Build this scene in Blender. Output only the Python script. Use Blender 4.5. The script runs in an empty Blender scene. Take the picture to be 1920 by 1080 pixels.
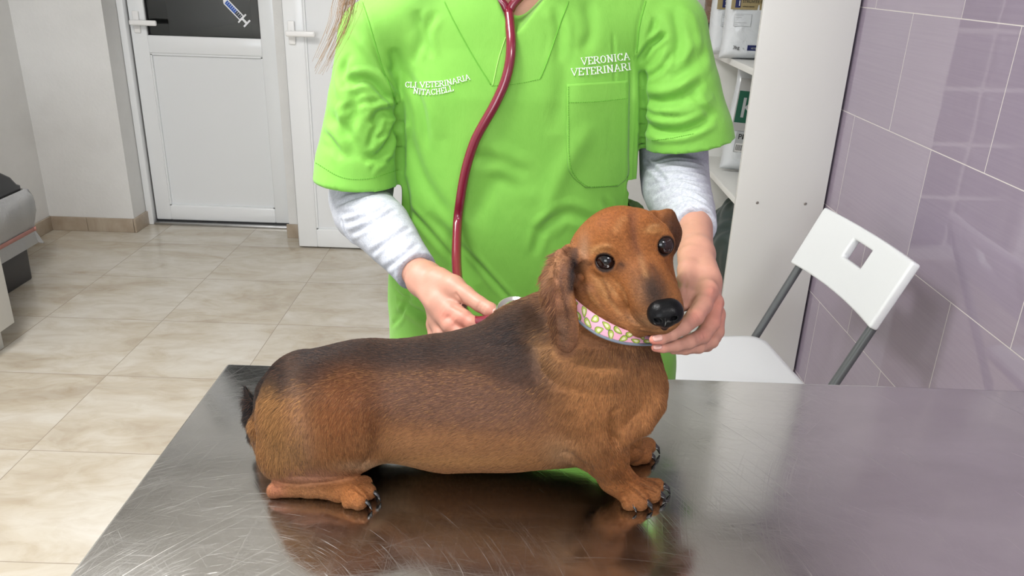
import bpy, bmesh, math, random
import numpy as np
from mathutils import Vector, Matrix
from mathutils.bvhtree import BVHTree
S = bpy.context.scene
C = S.collection
TZ = 0.88                                   # table top height
random.seed(5); rng = np.random.default_rng(5)
# ------------------------------------------------------------------ camera, world, light, exposure
F_PX, PITCH, ROLL, CAM_H = 1496.0, math.radians(21.9), math.radians(1.93), 1.42
FW = np.array([0, math.cos(PITCH), -math.sin(PITCH)])
UP0 = np.array([0, math.sin(PITCH), math.cos(PITCH)]); RT0 = np.array([1.0, 0, 0])
RT = math.cos(ROLL)*RT0 + math.sin(ROLL)*UP0
UP = math.cos(ROLL)*UP0 - math.sin(ROLL)*RT0
EYE = np.array([0, 0, CAM_H])
cd = bpy.data.cameras.new('camera'); cam = bpy.data.objects.new('camera', cd); C.objects.link(cam)
cd.sensor_width = 36; cd.lens = 36*F_PX/1920; cd.clip_start = 0.02
cam.matrix_world = Matrix(((RT[0], UP[0], -FW[0], 0), (RT[1], UP[1], -FW[1], 0), (RT[2], UP[2], -FW[2], CAM_H), (0, 0, 0, 1)))
S.camera = cam
w = bpy.data.worlds.new('world'); S.world = w; w.use_nodes = True
w.node_tree.nodes['Background'].inputs[0].default_value = (0.80, 0.88, 1.0, 1)
w.node_tree.nodes['Background'].inputs[1].default_value = 2.0
S.view_settings.view_transform = 'Standard'; S.view_settings.look = 'None'
S.view_settings.exposure = 0.0; S.view_settings.gamma = 1.0; S.view_settings.use_curve_mapping = False
S.cycles.use_denoising = True
S.cycles.max_bounces = 8; S.cycles.diffuse_bounces = 4; S.cycles.glossy_bounces = 4; S.cycles.transmission_bounces = 8
S.cycles.caustics_reflective = False; S.cycles.caustics_refractive = False
S.cycles.sample_clamp_indirect = 6.0
def area(name, loc, size, size_y, power, color, rot=(0, 0, 0)):
    l = bpy.data.lights.new(name, 'AREA'); l.shape = 'RECTANGLE'; l.size = size; l.size_y = size_y
    l.energy = power; l.color = color
    o = bpy.data.objects.new(name, l); o.location = loc; o.rotation_euler = rot; C.objects.link(o); return o
# ceiling panels (the room's lamps) and daylight through the window behind the camera
PANELS = [(-0.75, 0.55), (-1.3, 1.25), (0.65, -1.0)]
for x, y in PANELS:
    area('panel_light', (x, y, 2.565), 0.56, 0.56, 42 if y > 1 else 31, (1.0, 0.985, 0.97))
area('window_daylight', (-0.9, -2.28, 1.55), 1.7, 1.3, 42, (0.93, 0.97, 1.0), (math.radians(90), 0, 0))

# ------------------------------------------------------------------ pixel helpers (calibration of the lens)
def ray(px, py):
    return FW + RT*(px-960)/F_PX - UP*(py-540)/F_PX
def at(px, py, Y):
    d = ray(px, py); return EYE + d*(Y/d[1])
def onz(px, py, z):
    d = ray(px, py); return EYE + d*((z-CAM_H)/d[2])
def pxs(p):                      # metres per pixel at a point
    return float((np.asarray(p)-EYE) @ FW)/F_PX
def proj(P):
    v = np.asarray(P)-EYE; z = v @ FW
    return 960+F_PX*(v @ RT)/z, 540-F_PX*(v @ UP)/z

# ------------------------------------------------------------------ materials
def M(name, base, rough=0.5, metal=0.0, **kw):
    m = bpy.data.materials.new(name); m.use_nodes = True
    b = m.node_tree.nodes['Principled BSDF']
    b.inputs['Base Color'].default_value = (*base, 1); b.inputs['Roughness'].default_value = rough
    b.inputs['Metallic'].default_value = metal
    for k, v in kw.items():
        b.inputs[k.replace('_', ' ')].default_value = v
    return m
def nd(m, t, **kw):
    n = m.node_tree.nodes.new(t)
    for k, v in kw.items(): setattr(n, k, v)
    return n
def lk(m, a, b): m.node_tree.links.new(a, b)
def bsdf(m): return m.node_tree.nodes['Principled BSDF']
def coord(m, scale=(1, 1, 1), rot=(0, 0, 0), loc=(0, 0, 0), kind='Object'):
    tc = nd(m, 'ShaderNodeTexCoord'); mp = nd(m, 'ShaderNodeMapping')
    mp.inputs['Scale'].default_value = scale; mp.inputs['Rotation'].default_value = rot; mp.inputs['Location'].default_value = loc
    lk(m, tc.outputs[kind], mp.inputs['Vector']); return mp.outputs['Vector']
def noise(m, vec, scale, detail=3, rough=0.5, dist=0.0):
    n = nd(m, 'ShaderNodeTexNoise'); n.inputs['Scale'].default_value = scale; n.inputs['Detail'].default_value = detail
    n.inputs['Roughness'].default_value = rough; n.inputs['Distortion'].default_value = dist
    if vec is not None: lk(m, vec, n.inputs['Vector'])
    return n.outputs['Fac']
def ramp(m, fac, stops):
    r = nd(m, 'ShaderNodeValToRGB'); e = r.color_ramp.elements
    while len(e) < len(stops): e.new(0.5)
    for el, (p, c) in zip(e, stops):
        el.position = p; el.color = (*c, 1) if len(c) == 3 else c
    lk(m, fac, r.inputs['Fac']); return r.outputs['Color']
def mixc(m, fac, a, b, blend='MIX'):
    n = nd(m, 'ShaderNodeMix', data_type='RGBA', blend_type=blend)
    for s, v in ((n.inputs[0], fac), (n.inputs[6], a), (n.inputs[7], b)):
        if hasattr(v, 'links'): lk(m, v, s)
        else: s.default_value = v if isinstance(v, float) else (*v, 1)
    return n.outputs[2]
def math_(m, op, a, b=0.0, c=None):
    n = nd(m, 'ShaderNodeMath', operation=op)
    for s, v in zip(n.inputs, (a, b, c)):
        if v is None: continue
        if hasattr(v, 'links'): lk(m, v, s)
        else: s.default_value = v
    return n.outputs[0]
def bump(m, h, strength=0.3, dist=0.001, chain=None):
    n = nd(m, 'ShaderNodeBump'); n.inputs['Strength'].default_value = strength; n.inputs['Distance'].default_value = dist
    lk(m, h, n.inputs['Height'])
    if chain is not None: lk(m, chain, n.inputs['Normal'])
    lk(m, n.outputs['Normal'], bsdf(m).inputs['Normal']); return n.outputs['Normal']
def attrc(m, name):
    n = nd(m, 'ShaderNodeAttribute'); n.attribute_name = name; return n

# ------------------------------------------------------------------ object helpers
def link(name, me, mat=None, parent=None):
    o = bpy.data.objects.new(name, me); C.objects.link(o)
    if mat is not None:
        for mm in (mat if isinstance(mat, (list, tuple)) else [mat]): me.materials.append(mm)
    if parent is not None: o.parent = parent
    return o
def tag(o, label=None, cat=None, group=None, kind=None):
    if label: o['label'] = label
    if cat: o['category'] = cat
    if group: o['group'] = group
    if kind: o['kind'] = kind
    return o
def empty(name, loc=(0, 0, 0), rz=0.0):
    o = bpy.data.objects.new(name, None); o.location = loc; o.rotation_euler = (0, 0, rz); o.empty_display_size = 0.05
    C.objects.link(o); return o
def smooth(me, angle=None):
    me.polygons.foreach_set('use_smooth', [True]*len(me.polygons))
def mesh_from(name, V, Fc, sm=True):
    me = bpy.data.meshes.new(name)
    V = np.asarray(V, dtype=np.float32); 
    if isinstance(Fc, np.ndarray):
        n = len(Fc); k = Fc.shape[1]
        me.vertices.add(len(V)); me.vertices.foreach_set('co', V.ravel())
        me.loops.add(n*k); me.loops.foreach_set('vertex_index', Fc.astype(np.int32).ravel())
        me.polygons.add(n); me.polygons.foreach_set('loop_start', np.arange(0, n*k, k, dtype=np.int32))
        me.update(calc_edges=True); me.validate()
    else:
        me.from_pydata(V.tolist(), [], Fc); me.update()
    if sm: smooth(me)
    return me
class MB:
    """collects shapes in one bmesh"""
    def __init__(s): s.b = bmesh.new()
    def box(s, lo, hi, bev=0.0, seg=2, mi=0, mtx=None):
        c = [(lo[i]+hi[i])/2 for i in range(3)]; d = [abs(hi[i]-lo[i]) for i in range(3)]
        r = bmesh.ops.create_cube(s.b, size=1.0, matrix=Matrix.Translation(c) @ Matrix.Diagonal((*d, 1)))
        vs = r['verts']
        if bev > 0:
            es = list({e for v in vs for e in v.link_edges})
            rr = bmesh.ops.bevel(s.b, geom=es, offset=min(bev, min(d)*0.49), segments=seg, affect='EDGES', profile=0.5)
            vs = list({v for f in rr['faces'] for v in f.verts})
            vs = s._island(vs[0])
        fs = {f for v in vs for f in v.link_faces}
        for f in fs: f.material_index = mi; f.smooth = bev > 0
        if mtx is not None: bmesh.ops.transform(s.b, matrix=mtx, verts=vs)
        return vs
    def _island(s, v0):
        seen = {v0}; st = [v0]
        while st:
            v = st.pop()
            for e in v.link_edges:
                o = e.other_vert(v)
                if o not in seen: seen.add(o); st.append(o)
        return list(seen)
    def tube(s, pts, r, seg=12, mi=0, closed=False, caps=True, flat=1.0):
        pts = [Vector(p) for p in pts]; n = len(pts)
        rs = r if hasattr(r, '__len__') else [r]*n
        rings = []; prev = None
        for i, p in enumerate(pts):
            a = pts[(i-1) % n] if closed or i > 0 else p
            b = pts[(i+1) % n] if closed or i < n-1 else p
            t = (b-a).normalized()
            if prev is None:
                u = t.orthogonal().normalized()
            else:
                u = (prev - t*prev.dot(t)).normalized()
            prev = u; v = t.cross(u)
            rings.append([s.b.verts.new(p+(u*math.cos(2*math.pi*k/seg)*flat+v*math.sin(2*math.pi*k/seg))*rs[i]) for k in range(seg)])
        m = n if closed else n-1
        for i in range(m):
            A, B = rings[i], rings[(i+1) % n]
            for k in range(seg):
                f = s.b.faces.new((A[k], A[(k+1) % seg], B[(k+1) % seg], B[k])); f.smooth = True; f.material_index = mi
        if caps and not closed:
            f = s.b.faces.new(list(reversed(rings[0]))); f.material_index = mi
            f = s.b.faces.new(rings[-1]); f.material_index = mi
    def prism(s, outline, z0, z1, mi=0, mtx=None, sm=False):
        """outline of (x,y); extruded z0..z1"""
        a = [s.b.verts.new((x, y, z0)) for x, y in outline]; b = [s.b.verts.new((x, y, z1)) for x, y in outline]
        n = len(a); fs = [s.b.faces.new(list(reversed(a))), s.b.faces.new(b)]
        for i in range(n):
            f = s.b.faces.new((a[i], a[(i+1) % n], b[(i+1) % n], b[i])); f.smooth = sm; fs.append(f)
        for f in fs: f.material_index = mi
        if mtx is not None: bmesh.ops.transform(s.b, matrix=mtx, verts=a+b)
        return a+b
    def lathe(s, prof, center=(0, 0, 0), seg=32, mi=0, mtx=None):
        rings = []
        for r, z in prof:
            rings.append([s.b.verts.new((center[0]+r*math.cos(2*math.pi*k/seg), center[1]+r*math.sin(2*math.pi*k/seg), center[2]+z)) for k in range(seg)])
        for i in range(len(rings)-1):
            for k in range(seg):
                f = s.b.faces.new((rings[i][k], rings[i][(k+1) % seg], rings[i+1][(k+1) % seg], rings[i+1][k])); f.smooth = True; f.material_index = mi
        f = s.b.faces.new(list(reversed(rings[0]))); f.material_index = mi
        f = s.b.faces.new(rings[-1]); f.material_index = mi
        if mtx is not None: bmesh.ops.transform(s.b, matrix=mtx, verts=[v for r in rings for v in r])
    def build(s, name, mat, parent=None, sm=None):
        bmesh.ops.recalc_face_normals(s.b, faces=s.b.faces[:])
        me = bpy.data.meshes.new(name); s.b.to_mesh(me); s.b.free()
        if sm is not None: me.polygons.foreach_set('use_smooth', [sm]*len(me.polygons))
        return link(name, me, mat, parent)
def text_mesh(body, size, extrude=0.0, bold=0.0, spacing=1.0):
    """glyph outline triangles of a line of text, baseline at the origin, in the xy plane"""
    cu = bpy.data.curves.new('t', 'FONT'); cu.body = body; cu.size = size; cu.extrude = extrude; cu.offset = bold
    cu.space_character = spacing; cu.resolution_u = 3
    o = bpy.data.objects.new('t', cu); C.objects.link(o)
    me = bpy.data.meshes.new_from_object(o.evaluated_get(bpy.context.evaluated_depsgraph_get()))
    V = np.array([v.co[:] for v in me.vertices]).reshape(-1, 3); Fc = [tuple(p.vertices) for p in me.polygons]
    bpy.data.objects.remove(o); bpy.data.curves.remove(cu); bpy.data.meshes.remove(me)
    return V, Fc

# ------------------------------------------------------------------ implicit surfaces (smooth unions meshed with sparse surface nets)
def nv(v): v = np.asarray(v, float); return v/np.linalg.norm(v)
class SDF:
    def __init__(s): s.p = []
    def cap(s, a, b, r0, r1, k=0.01, op='+', n=None, f=1.0):
        a = np.asarray(a, float); b = np.asarray(b, float); R = max(r0, r1)*max(1.0, f)
        s.p.append(('c', op, k, np.minimum(a, b)-R, np.maximum(a, b)+R, (a, b, r0, r1, None if n is None else nv(n), f)))
    def limb(s, pts, k=0.01):
        """one even tapering limb through (x,y,z,r): no swelling where its segments meet"""
        P = np.array(spline([np.array(p) for p in pts], .03)); R = P[:, 3]
        s.p.append(('l', '+', k, (P[:, :3]-R[:, None]).min(0), (P[:, :3]+R[:, None]).max(0), P))
    def chain(s, pts, k=0.01, op='+', n=None, f=1.0):
        """pts: (x,y,z,r)"""
        for p, q in zip(pts[:-1], pts[1:]): s.cap(p[:3], q[:3], p[3], q[3], k, op, n, f)
    def ell(s, c, rad, k=0.01, op='+', rot=None):
        c = np.asarray(c, float); rad = np.asarray(rad, float); R = rad.max()
        s.p.append(('e', op, k, c-R, c+R, (c, rad, None if rot is None else np.array(rot))))
    def plane(s, p, n, k=0.002, lo=None, hi=None):
        """cut away the side the normal points to (inside the box lo..hi)"""
        s.p.append(('p', '-', k, np.asarray(lo, float), np.asarray(hi, float), (np.asarray(p, float), nv(n))))
    @staticmethod
    def _d(t, g, P):
        if t == 'c':
            a, b, r0, r1, n, f = g; ba = b-a; L = ba @ ba
            v = P-a
            h = np.clip((v @ ba)/L, 0, 1) if L > 1e-12 else np.zeros(len(P))
            v = v-h[:, None]*ba
            if n is not None:
                c = v @ n; v = v+n*(c*(1/f-1))[:, None]
            d = np.sqrt((v*v).sum(1))-(r0+(r1-r0)*h)
            return d*min(f, 1.0) if n is not None and f < 1 else d
        if t == 'l':
            best = None
            for p0, p1 in zip(g[:-1], g[1:]):
                a = p0[:3]; ba = p1[:3]-a; L = max(ba @ ba, 1e-12); h = np.clip(((P-a) @ ba)/L, 0, 1); v = P-a-h[:, None]*ba
                d = np.sqrt((v*v).sum(1))-(p0[3]+(p1[3]-p0[3])*h); best = d if best is None else np.minimum(best, d)
            return best
        if t == 'e':
            c, rad, rot = g; v = P-c
            if rot is not None: v = v @ rot
            k0 = np.sqrt(((v/rad)**2).sum(1)); k1 = np.sqrt(((v/(rad*rad))**2).sum(1))+1e-9
            return k0*(k0-1)/k1
        if t == 'p':
            return -((P-g[0]) @ g[1])
    def ev(s, P, lo, hi, mg):
        d = np.full(len(P), 1.0)
        for t, op, k, bl, bh, g in s.p:
            m = (k*2.0+mg)/(min(g[5], 1.0) if t == 'c' and g[4] is not None else (.7 if t == 'e' else 1.0))
            if np.any(bl-m > hi) or np.any(bh+m < lo): continue
            e = s._d(t, g, P)
            if op == '+':
                h = np.maximum(k-np.abs(d-e), 0)/max(k, 1e-9); d = np.minimum(d, e)-h*h*k*0.25
            elif t == 'p':
                inside = np.all((P >= bl) & (P <= bh), axis=1)
                d = np.where(inside, np.maximum(d, -e), d)
            else:
                e = -e
                h = np.maximum(k-np.abs(d-e), 0)/max(k, 1e-9); d = np.maximum(d, e)+h*h*k*0.25
        return d
    def mesh(s, h, B=16, relax=1):
        lo = np.min([p[3]-p[2] for p in s.p if p[1] == '+'], axis=0)-2*h
        hi = np.max([p[4]+p[2] for p in s.p if p[1] == '+'], axis=0)+2*h
        N = np.ceil((hi-lo)/h).astype(int)+2; nb = (N+B-1)//B
        NN = nb*B+2
        g = np.arange(B+1)
        G = np.stack(np.meshgrid(g, g, g, indexing='ij'), -1).reshape(-1, 3)
        half = B*h*0.5
        cells = []; verts = []; quads = []
        def gid(i, j, k): return ((i+1)*NN[1]+(j+1))*NN[2]+(k+1)
        for bi in range(nb[0]):
            for bj in range(nb[1]):
                for bk in range(nb[2]):
                    o = np.array([bi, bj, bk])*B; bl = lo+o*h; bh = bl+B*h; cc = (bl+half)[None]
                    dc = s.ev(cc, bl, bh, 2*h)[0]
                    if abs(dc) > half*2.4 + 0.004: continue
                    P = bl+G*h
                    d = s.ev(P, bl, bh, 2*h).reshape(B+1, B+1, B+1)
                    if d.min() > 0 or d.max() < 0: continue
                    neg = d < 0
                    # cell vertices
                    acc = np.zeros((B, B, B, 3)); cnt = np.zeros((B, B, B))
                    base = np.stack(np.meshgrid(np.arange(B), np.arange(B), np.arange(B), indexing='ij'), -1).astype(float)
                    for ax in range(3):
                        o1, o2 = [a for a in range(3) if a != ax]
                        for u in (0, 1):
                            for v in (0, 1):
                                s0 = [slice(0, B)]*3; s1 = [slice(0, B)]*3
                                s0[o1] = slice(u, B+u); s0[o2] = slice(v, B+v); s1[o1] = s0[o1]; s1[o2] = s0[o2]
                                s1[ax] = slice(1, B+1)
                                d0 = d[tuple(s0)]; d1 = d[tuple(s1)]; cr = (d0 < 0) != (d1 < 0)
                                t = np.where(cr, d0/np.where(cr, d0-d1, 1), 0)
                                p = np.zeros((B, B, B, 3)); p[..., ax] = t; p[..., o1] = u; p[..., o2] = v
                                acc += p*cr[..., None]; cnt += cr
                    act = cnt > 0
                    idx = np.argwhere(act)
                    if len(idx):
                        vv = (base[act]+acc[act]/cnt[act][:, None]+o)*h+lo
                        verts.append(vv); gi = idx+o; cells.append(gid(gi[:, 0], gi[:, 1], gi[:, 2]))
                    for ax in range(3):
                        o1, o2 = [(1, 2), (2, 0), (0, 1)][ax]
                        s1 = [slice(0, B)]*3; s1[ax] = slice(1, B+1)
                        n0 = neg[:B, :B, :B]; n1 = neg[tuple(s1)]
                        for flip, msk in ((False, n0 & ~n1), (True, ~n0 & n1)):
                            q = np.argwhere(msk)+o
                            if not len(q): continue
                            e1 = np.zeros(3, int); e1[o1] = 1; e2 = np.zeros(3, int); e2[o2] = 1
                            c4 = [q, q-e1, q-e1-e2, q-e2]
                            c4 = [gid(c[:, 0], c[:, 1], c[:, 2]) for c in c4]
                            if flip: c4 = c4[::-1]
                            quads.append(np.stack(c4, 1))
        cells = np.concatenate(cells); verts = np.concatenate(verts); quads = np.concatenate(quads)
        order = np.argsort(cells); cs = cells[order]; V = verts[order]
        qi = np.searchsorted(cs, quads); qi = np.clip(qi, 0, len(cs)-1)
        ok = (cs[qi] == quads).all(1); Q = qi[ok]
        for _ in range(relax): V = relaxed(V, Q, 0.5)
        return V, Q
def relaxed(V, Q, f=0.5):
    acc = np.zeros_like(V); cnt = np.zeros(len(V))
    for a in range(4):
        for b in ((a+1) % 4, (a+3) % 4):
            for c in range(3): acc[:, c] += np.bincount(Q[:, a], V[Q[:, b], c], len(V))
            cnt += np.bincount(Q[:, a], minlength=len(V))
    cnt = np.maximum(cnt, 1)
    return V*(1-f)+acc/cnt[:, None]*f
def normals(V, Q):
    n = np.cross(V[Q[:, 2]]-V[Q[:, 0]], V[Q[:, 3]]-V[Q[:, 1]])
    N = np.zeros_like(V)
    for a in range(Q.shape[1]):
        for c in range(3): N[:, c] += np.bincount(Q[:, a], n[:, c], len(V))
    return N/(np.linalg.norm(N, axis=1)[:, None]+1e-12)
def bvh_of(V, Q): return BVHTree.FromPolygons(V.tolist(), Q.tolist())
def cast(bvh, px, py):
    d = Vector(ray(px, py)).normalized(); h = bvh.ray_cast(Vector(EYE), d)
    return h[0], h[1]
def poly_on(bvh, pts, step=5.0, lift=0.0, yr=None):
    """drop a pixel polyline (smoothed) onto a surface; returns world points"""
    P = spline([(p[0], p[1], 0) for p in pts], step); out = []
    for x, y, _ in P:
        c, n = cast(bvh, x, y)
        if c is not None and (yr is None or yr[0] < c.y < yr[1]):
            out.append(np.array(c+n*lift))
    return np.array(out)
def spline(pts, step):
    P = [np.asarray(p, float) for p in pts]
    if len(P) < 3:
        n = max(2, int(np.linalg.norm(P[1]-P[0])/step)+1)
        return [P[0]+(P[1]-P[0])*i/(n-1) for i in range(n)]
    Q = [2*P[0]-P[1]]+P+[2*P[-1]-P[-2]]; out = []
    for i in range(1, len(Q)-2):
        n = max(2, int(np.linalg.norm(Q[i+1]-Q[i])/step))
        for j in range(n):
            t = j/n; a, b, c, d = Q[i-1:i+3]
            out.append(0.5*((2*b)+(-a+c)*t+(2*a-5*b+4*c-d)*t*t+(-a+3*b-3*c+d)*t**3))
    out.append(P[-1]); return out
def dist_poly(V, L, cut):
    """distance to polyline L (n,3) and parameter 0..1, for vertices nearer than cut"""
    lo = L.min(0)-cut; hi = L.max(0)+cut
    sel = np.where(np.all((V > lo) & (V < hi), axis=1))[0]
    best = np.full(len(sel), 9.0); par = np.zeros(len(sel)); P = V[sel]
    for i in range(len(L)-1):
        a = L[i]; ba = L[i+1]-a; l = max(ba @ ba, 1e-12)
        h = np.clip(((P-a) @ ba)/l, 0, 1); d = np.linalg.norm(P-a-h[:, None]*ba, axis=1)
        m = d < best; best[m] = d[m]; par[m] = (i+h[m])/(len(L)-1)
    k = best < cut
    return sel[k], best[k], par[k]
def crease(V, N, bvh, pts, width, depth, taper=True, yr=None, side=0.0):
    """press a rounded groove (depth>0) or raise a ridge (depth<0) along a line seen on the surface"""
    L = poly_on(bvh, pts, 5.0, yr=yr)
    if len(L) < 2: return
    sel, d, t = dist_poly(V, L, width*3)
    a = np.exp(-(d/width)**2)
    if side:                      # soft bulge beside the groove
        a = a-side*np.exp(-((d-1.8*width)/width)**2)
    if taper: a = a*np.clip(np.minimum(t, 1-t)*5, 0.0, 1)**0.7
    V[sel] -= N[sel]*(depth*a)[:, None]
def set_col(me, name, col):
    a = me.color_attributes.new(name, 'FLOAT_COLOR', 'POINT')
    c = np.ones((len(me.vertices), 4), dtype=np.float32); c[:, :3] = col; a.data.foreach_set('color', c.ravel())
# ================================================================== SETTING
XW, XL, YB, ZC, YF = 1.05, -2.545, 4.17, 2.6, -2.3
m_floor = M('floor_tiles', (0.5, 0.45, 0.37), 0.16)
v = coord(m_floor)
br = nd(m_floor, 'ShaderNodeTexBrick', offset=0.0, squash=1.0)
br.inputs['Scale'].default_value = 1.0; br.inputs['Brick Width'].default_value = 0.485; br.inputs['Row Height'].default_value = 0.4835
br.inputs['Mortar Size'].default_value = 0.0016; br.inputs['Mortar Smooth'].default_value = 0.3; br.inputs['Bias'].default_value = 0
br.inputs['Color1'].default_value = (0, 0, 0, 1); br.inputs['Color2'].default_value = (1, 1, 1, 1); br.inputs['Mortar'].default_value = (0.5, 0.5, 0.5, 1)
vb = coord(m_floor, loc=(0.975+0.485*6, -0.132+0.4835*8, 0)); lk(m_floor, vb, br.inputs['Vector'])
# each tile shifts the marbling
vm = nd(m_floor, 'ShaderNodeVectorMath', operation='MULTIPLY_ADD'); lk(m_floor, br.outputs['Color'], vm.inputs[0])
vm.inputs[1].default_value = (3.1, 5.3, 1.7); lk(m_floor, coord(m_floor, scale=(1.0, 2.1, 1), rot=(0, 0, -0.25)), vm.inputs[2])
n1 = noise(m_floor, vm.outputs[0], 2.1, 6, 0.55, 0.9)
n2 = noise(m_floor, vm.outputs[0], 7.0, 5, 0.6, 1.4)
c1 = ramp(m_floor, n1, [(0.30, (0.37, 0.305, 0.22)), (0.44, (0.49, 0.43, 0.335)), (0.56, (0.57, 0.53, 0.455)), (0.72, (0.65, 0.625, 0.57))])
c2 = mixc(m_floor, 0.35, c1, ramp(m_floor, n2, [(0.3, (0.44, 0.36, 0.26)), (0.6, (0.63, 0.59, 0.51))]))
vs_ = nd(m_floor, 'ShaderNodeTexVoronoi'); vs_.inputs['Scale'].default_value = 2.6; lk(m_floor, coord(m_floor, loc=(0.3, 0.55, 0)), vs_.inputs['Vector'])
st = ramp(m_floor, vs_.outputs['Distance'], [(0.05, (1, 1, 1)), (0.11, (0, 0, 0))])
st2 = mixc(m_floor, 1.0, st, ramp(m_floor, noise(m_floor, coord(m_floor), 1.3, 2), [(0.54, (0, 0, 0)), (0.62, (1, 1, 1))]), 'MULTIPLY')
c3 = mixc(m_floor, mixc(m_floor, 0.35, (0, 0, 0), st2), c2, (0.50, 0.47, 0.16))
lk(m_floor, mixc(m_floor, br.outputs['Fac'], c3, (0.33, 0.28, 0.22)), bsdf(m_floor).inputs['Base Color'])
lk(m_floor, ramp(m_floor, n2, [(0.3, (0.13,)*3), (0.7, (0.24,)*3)]), bsdf(m_floor).inputs['Roughness'])
bump(m_floor, math_(m_floor, 'MULTIPLY', br.outputs['Fac'], -1.0), 0.4, 0.001)

m_wall = M('painted_plaster', (0.70, 0.685, 0.655), 0.55)
nw = noise(m_wall, coord(m_wall), 5, 5, 0.6); n3 = noise(m_wall, coord(m_wall), 60, 4, 0.6)
lk(m_wall, ramp(m_wall, nw, [(0.3, (0.70, 0.70, 0.685)), (0.7, (0.76, 0.76, 0.745))]), bsdf(m_wall).inputs['Base Color'])
bump(m_wall, n3, 0.25, 0.004)
m_ceil = M('ceiling_paint', (0.78, 0.77, 0.75), 0.7)
bump(m_ceil, noise(m_ceil, coord(m_ceil), 40, 3), 0.1, 0.003)
# lilac glazed wall tiles 50 x 31.5 cm, running bond (the plane is read in world y,z)
m_tile = M('lilac_tiles', (0.33, 0.26, 0.33), 0.035, Specular_IOR_Level=0.95)
tc = nd(m_tile, 'ShaderNodeTexCoord'); sx = nd(m_tile, 'ShaderNodeSeparateXYZ'); cx = nd(m_tile, 'ShaderNodeCombineXYZ')
lk(m_tile, tc.outputs['Object'], sx.inputs[0])
lk(m_tile, math_(m_tile, 'ADD', sx.outputs[1], 5.0-2.02+0.0), cx.inputs[0]); lk(m_tile, math_(m_tile, 'ADD', sx.outputs[2], 0.315*4-1.024), cx.inputs[1])
bt = nd(m_tile, 'ShaderNodeTexBrick', offset=0.5, offset_frequency=2, squash=1.0)
for k_, v_ in (('Scale', 1.0), ('Brick Width', 0.5), ('Row Height', 0.315), ('Mortar Size', 0.0014), ('Mortar Smooth', 0.2), ('Bias', 0.0)):
    bt.inputs[k_].default_value = v_
bt.inputs['Color1'].default_value = (0.335, 0.285, 0.365, 1); bt.inputs['Color2'].default_value = (0.36, 0.305, 0.385, 1); bt.inputs['Mortar'].default_value = (0.74, 0.70, 0.68, 1)
lk(m_tile, cx.outputs[0], bt.inputs['Vector'])
lines = noise(m_tile, coord(m_tile, scale=(1, 3, 160)), 1.0, 2)
lk(m_tile, mixc(m_tile, 0.10, bt.outputs['Color'], ramp(m_tile, lines, [(0.35, (0.24, 0.18, 0.25)), (0.65, (0.42, 0.36, 0.42))])), bsdf(m_tile).inputs['Base Color'])
lk(m_tile, ramp(m_tile, bt.outputs['Fac'], [(0, (0.03,)*3), (1, (0.5,)*3)]), bsdf(m_tile).inputs['Roughness'])
bump(m_tile, math_(m_tile, 'ADD', math_(m_tile, 'MULTIPLY', bt.outputs['Fac'], -1.0), math_(m_tile, 'MULTIPLY', noise(m_tile, coord(m_tile), 9, 2), 0.35)), 0.35, 0.0012)
m_skirt = M('skirting_tile', (0.42, 0.35, 0.27), 0.25)
ns = noise(m_skirt, coord(m_skirt, scale=(1, 1, 0.6)), 6, 4, 0.6, 0.6)
lk(m_skirt, ramp(m_skirt, ns, [(0.3, (0.34, 0.27, 0.20)), (0.7, (0.50, 0.43, 0.34))]), bsdf(m_skirt).inputs['Base Color'])
m_pvc = M('white_pvc', (0.80, 0.82, 0.83), 0.22); m_pvc2 = M('white_pvc_panel', (0.76, 0.78, 0.79), 0.3)
m_dark = M('black_rubber', (0.02, 0.02, 0.022), 0.6)
m_alu = M('aluminium', (0.5, 0.5, 0.5), 0.35, 1.0)
m_glass = M('door_glass', (0.9, 0.95, 0.93), 0.02, 0.0, Transmission_Weight=1.0, IOR=1.45)
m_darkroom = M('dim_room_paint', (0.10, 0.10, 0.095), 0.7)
m_handle = M('white_handle', (0.85, 0.85, 0.84), 0.25)

def struct(o): o['kind'] = 'structure'; return o
def slab(name, lo, hi, mat):
    b = MB(); b.box(lo, hi); return struct(b.build(name, mat))
slab('floor', (XL-0.1, YF-0.1, -0.05), (XW+0.1, 6.1, 0.0), m_floor)
slab('ceiling', (XL-0.1, YF-0.1, ZC), (XW+0.1, 6.1, ZC+0.05), m_ceil)
slab('wall_right', (XW, YF-0.1, 0.0), (XW+0.1, 6.1, ZC), m_tile)
slab('wall_left', (XL-0.1, YF-0.1, 0.0), (XL, 6.1, ZC), m_wall)
# back wall with the door opening (x -2.08..-1.235) ; glass block window further right
DX0, DX1, DY = -2.082, -1.232, 4.345
GX0, GX1, GZ0, GZ1 = -0.52, -0.02, 0.06, 1.77
b = MB()
b.box((XL, YB, 0), (DX0, YB+0.2, ZC)); b.box((DX0, YB, 2.12), (DX1, YB+0.2, ZC)); b.box((DX1, YB, 0), (GX0, YB+0.2, ZC))
b.box((GX0, YB, 0), (GX1, YB+0.2, GZ0)); b.box((GX0, YB, GZ1), (GX1, YB+0.2, ZC)); b.box((GX1, YB, 0), (XW, YB+0.2, ZC))
struct(b.build('wall_back', m_wall))
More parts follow.
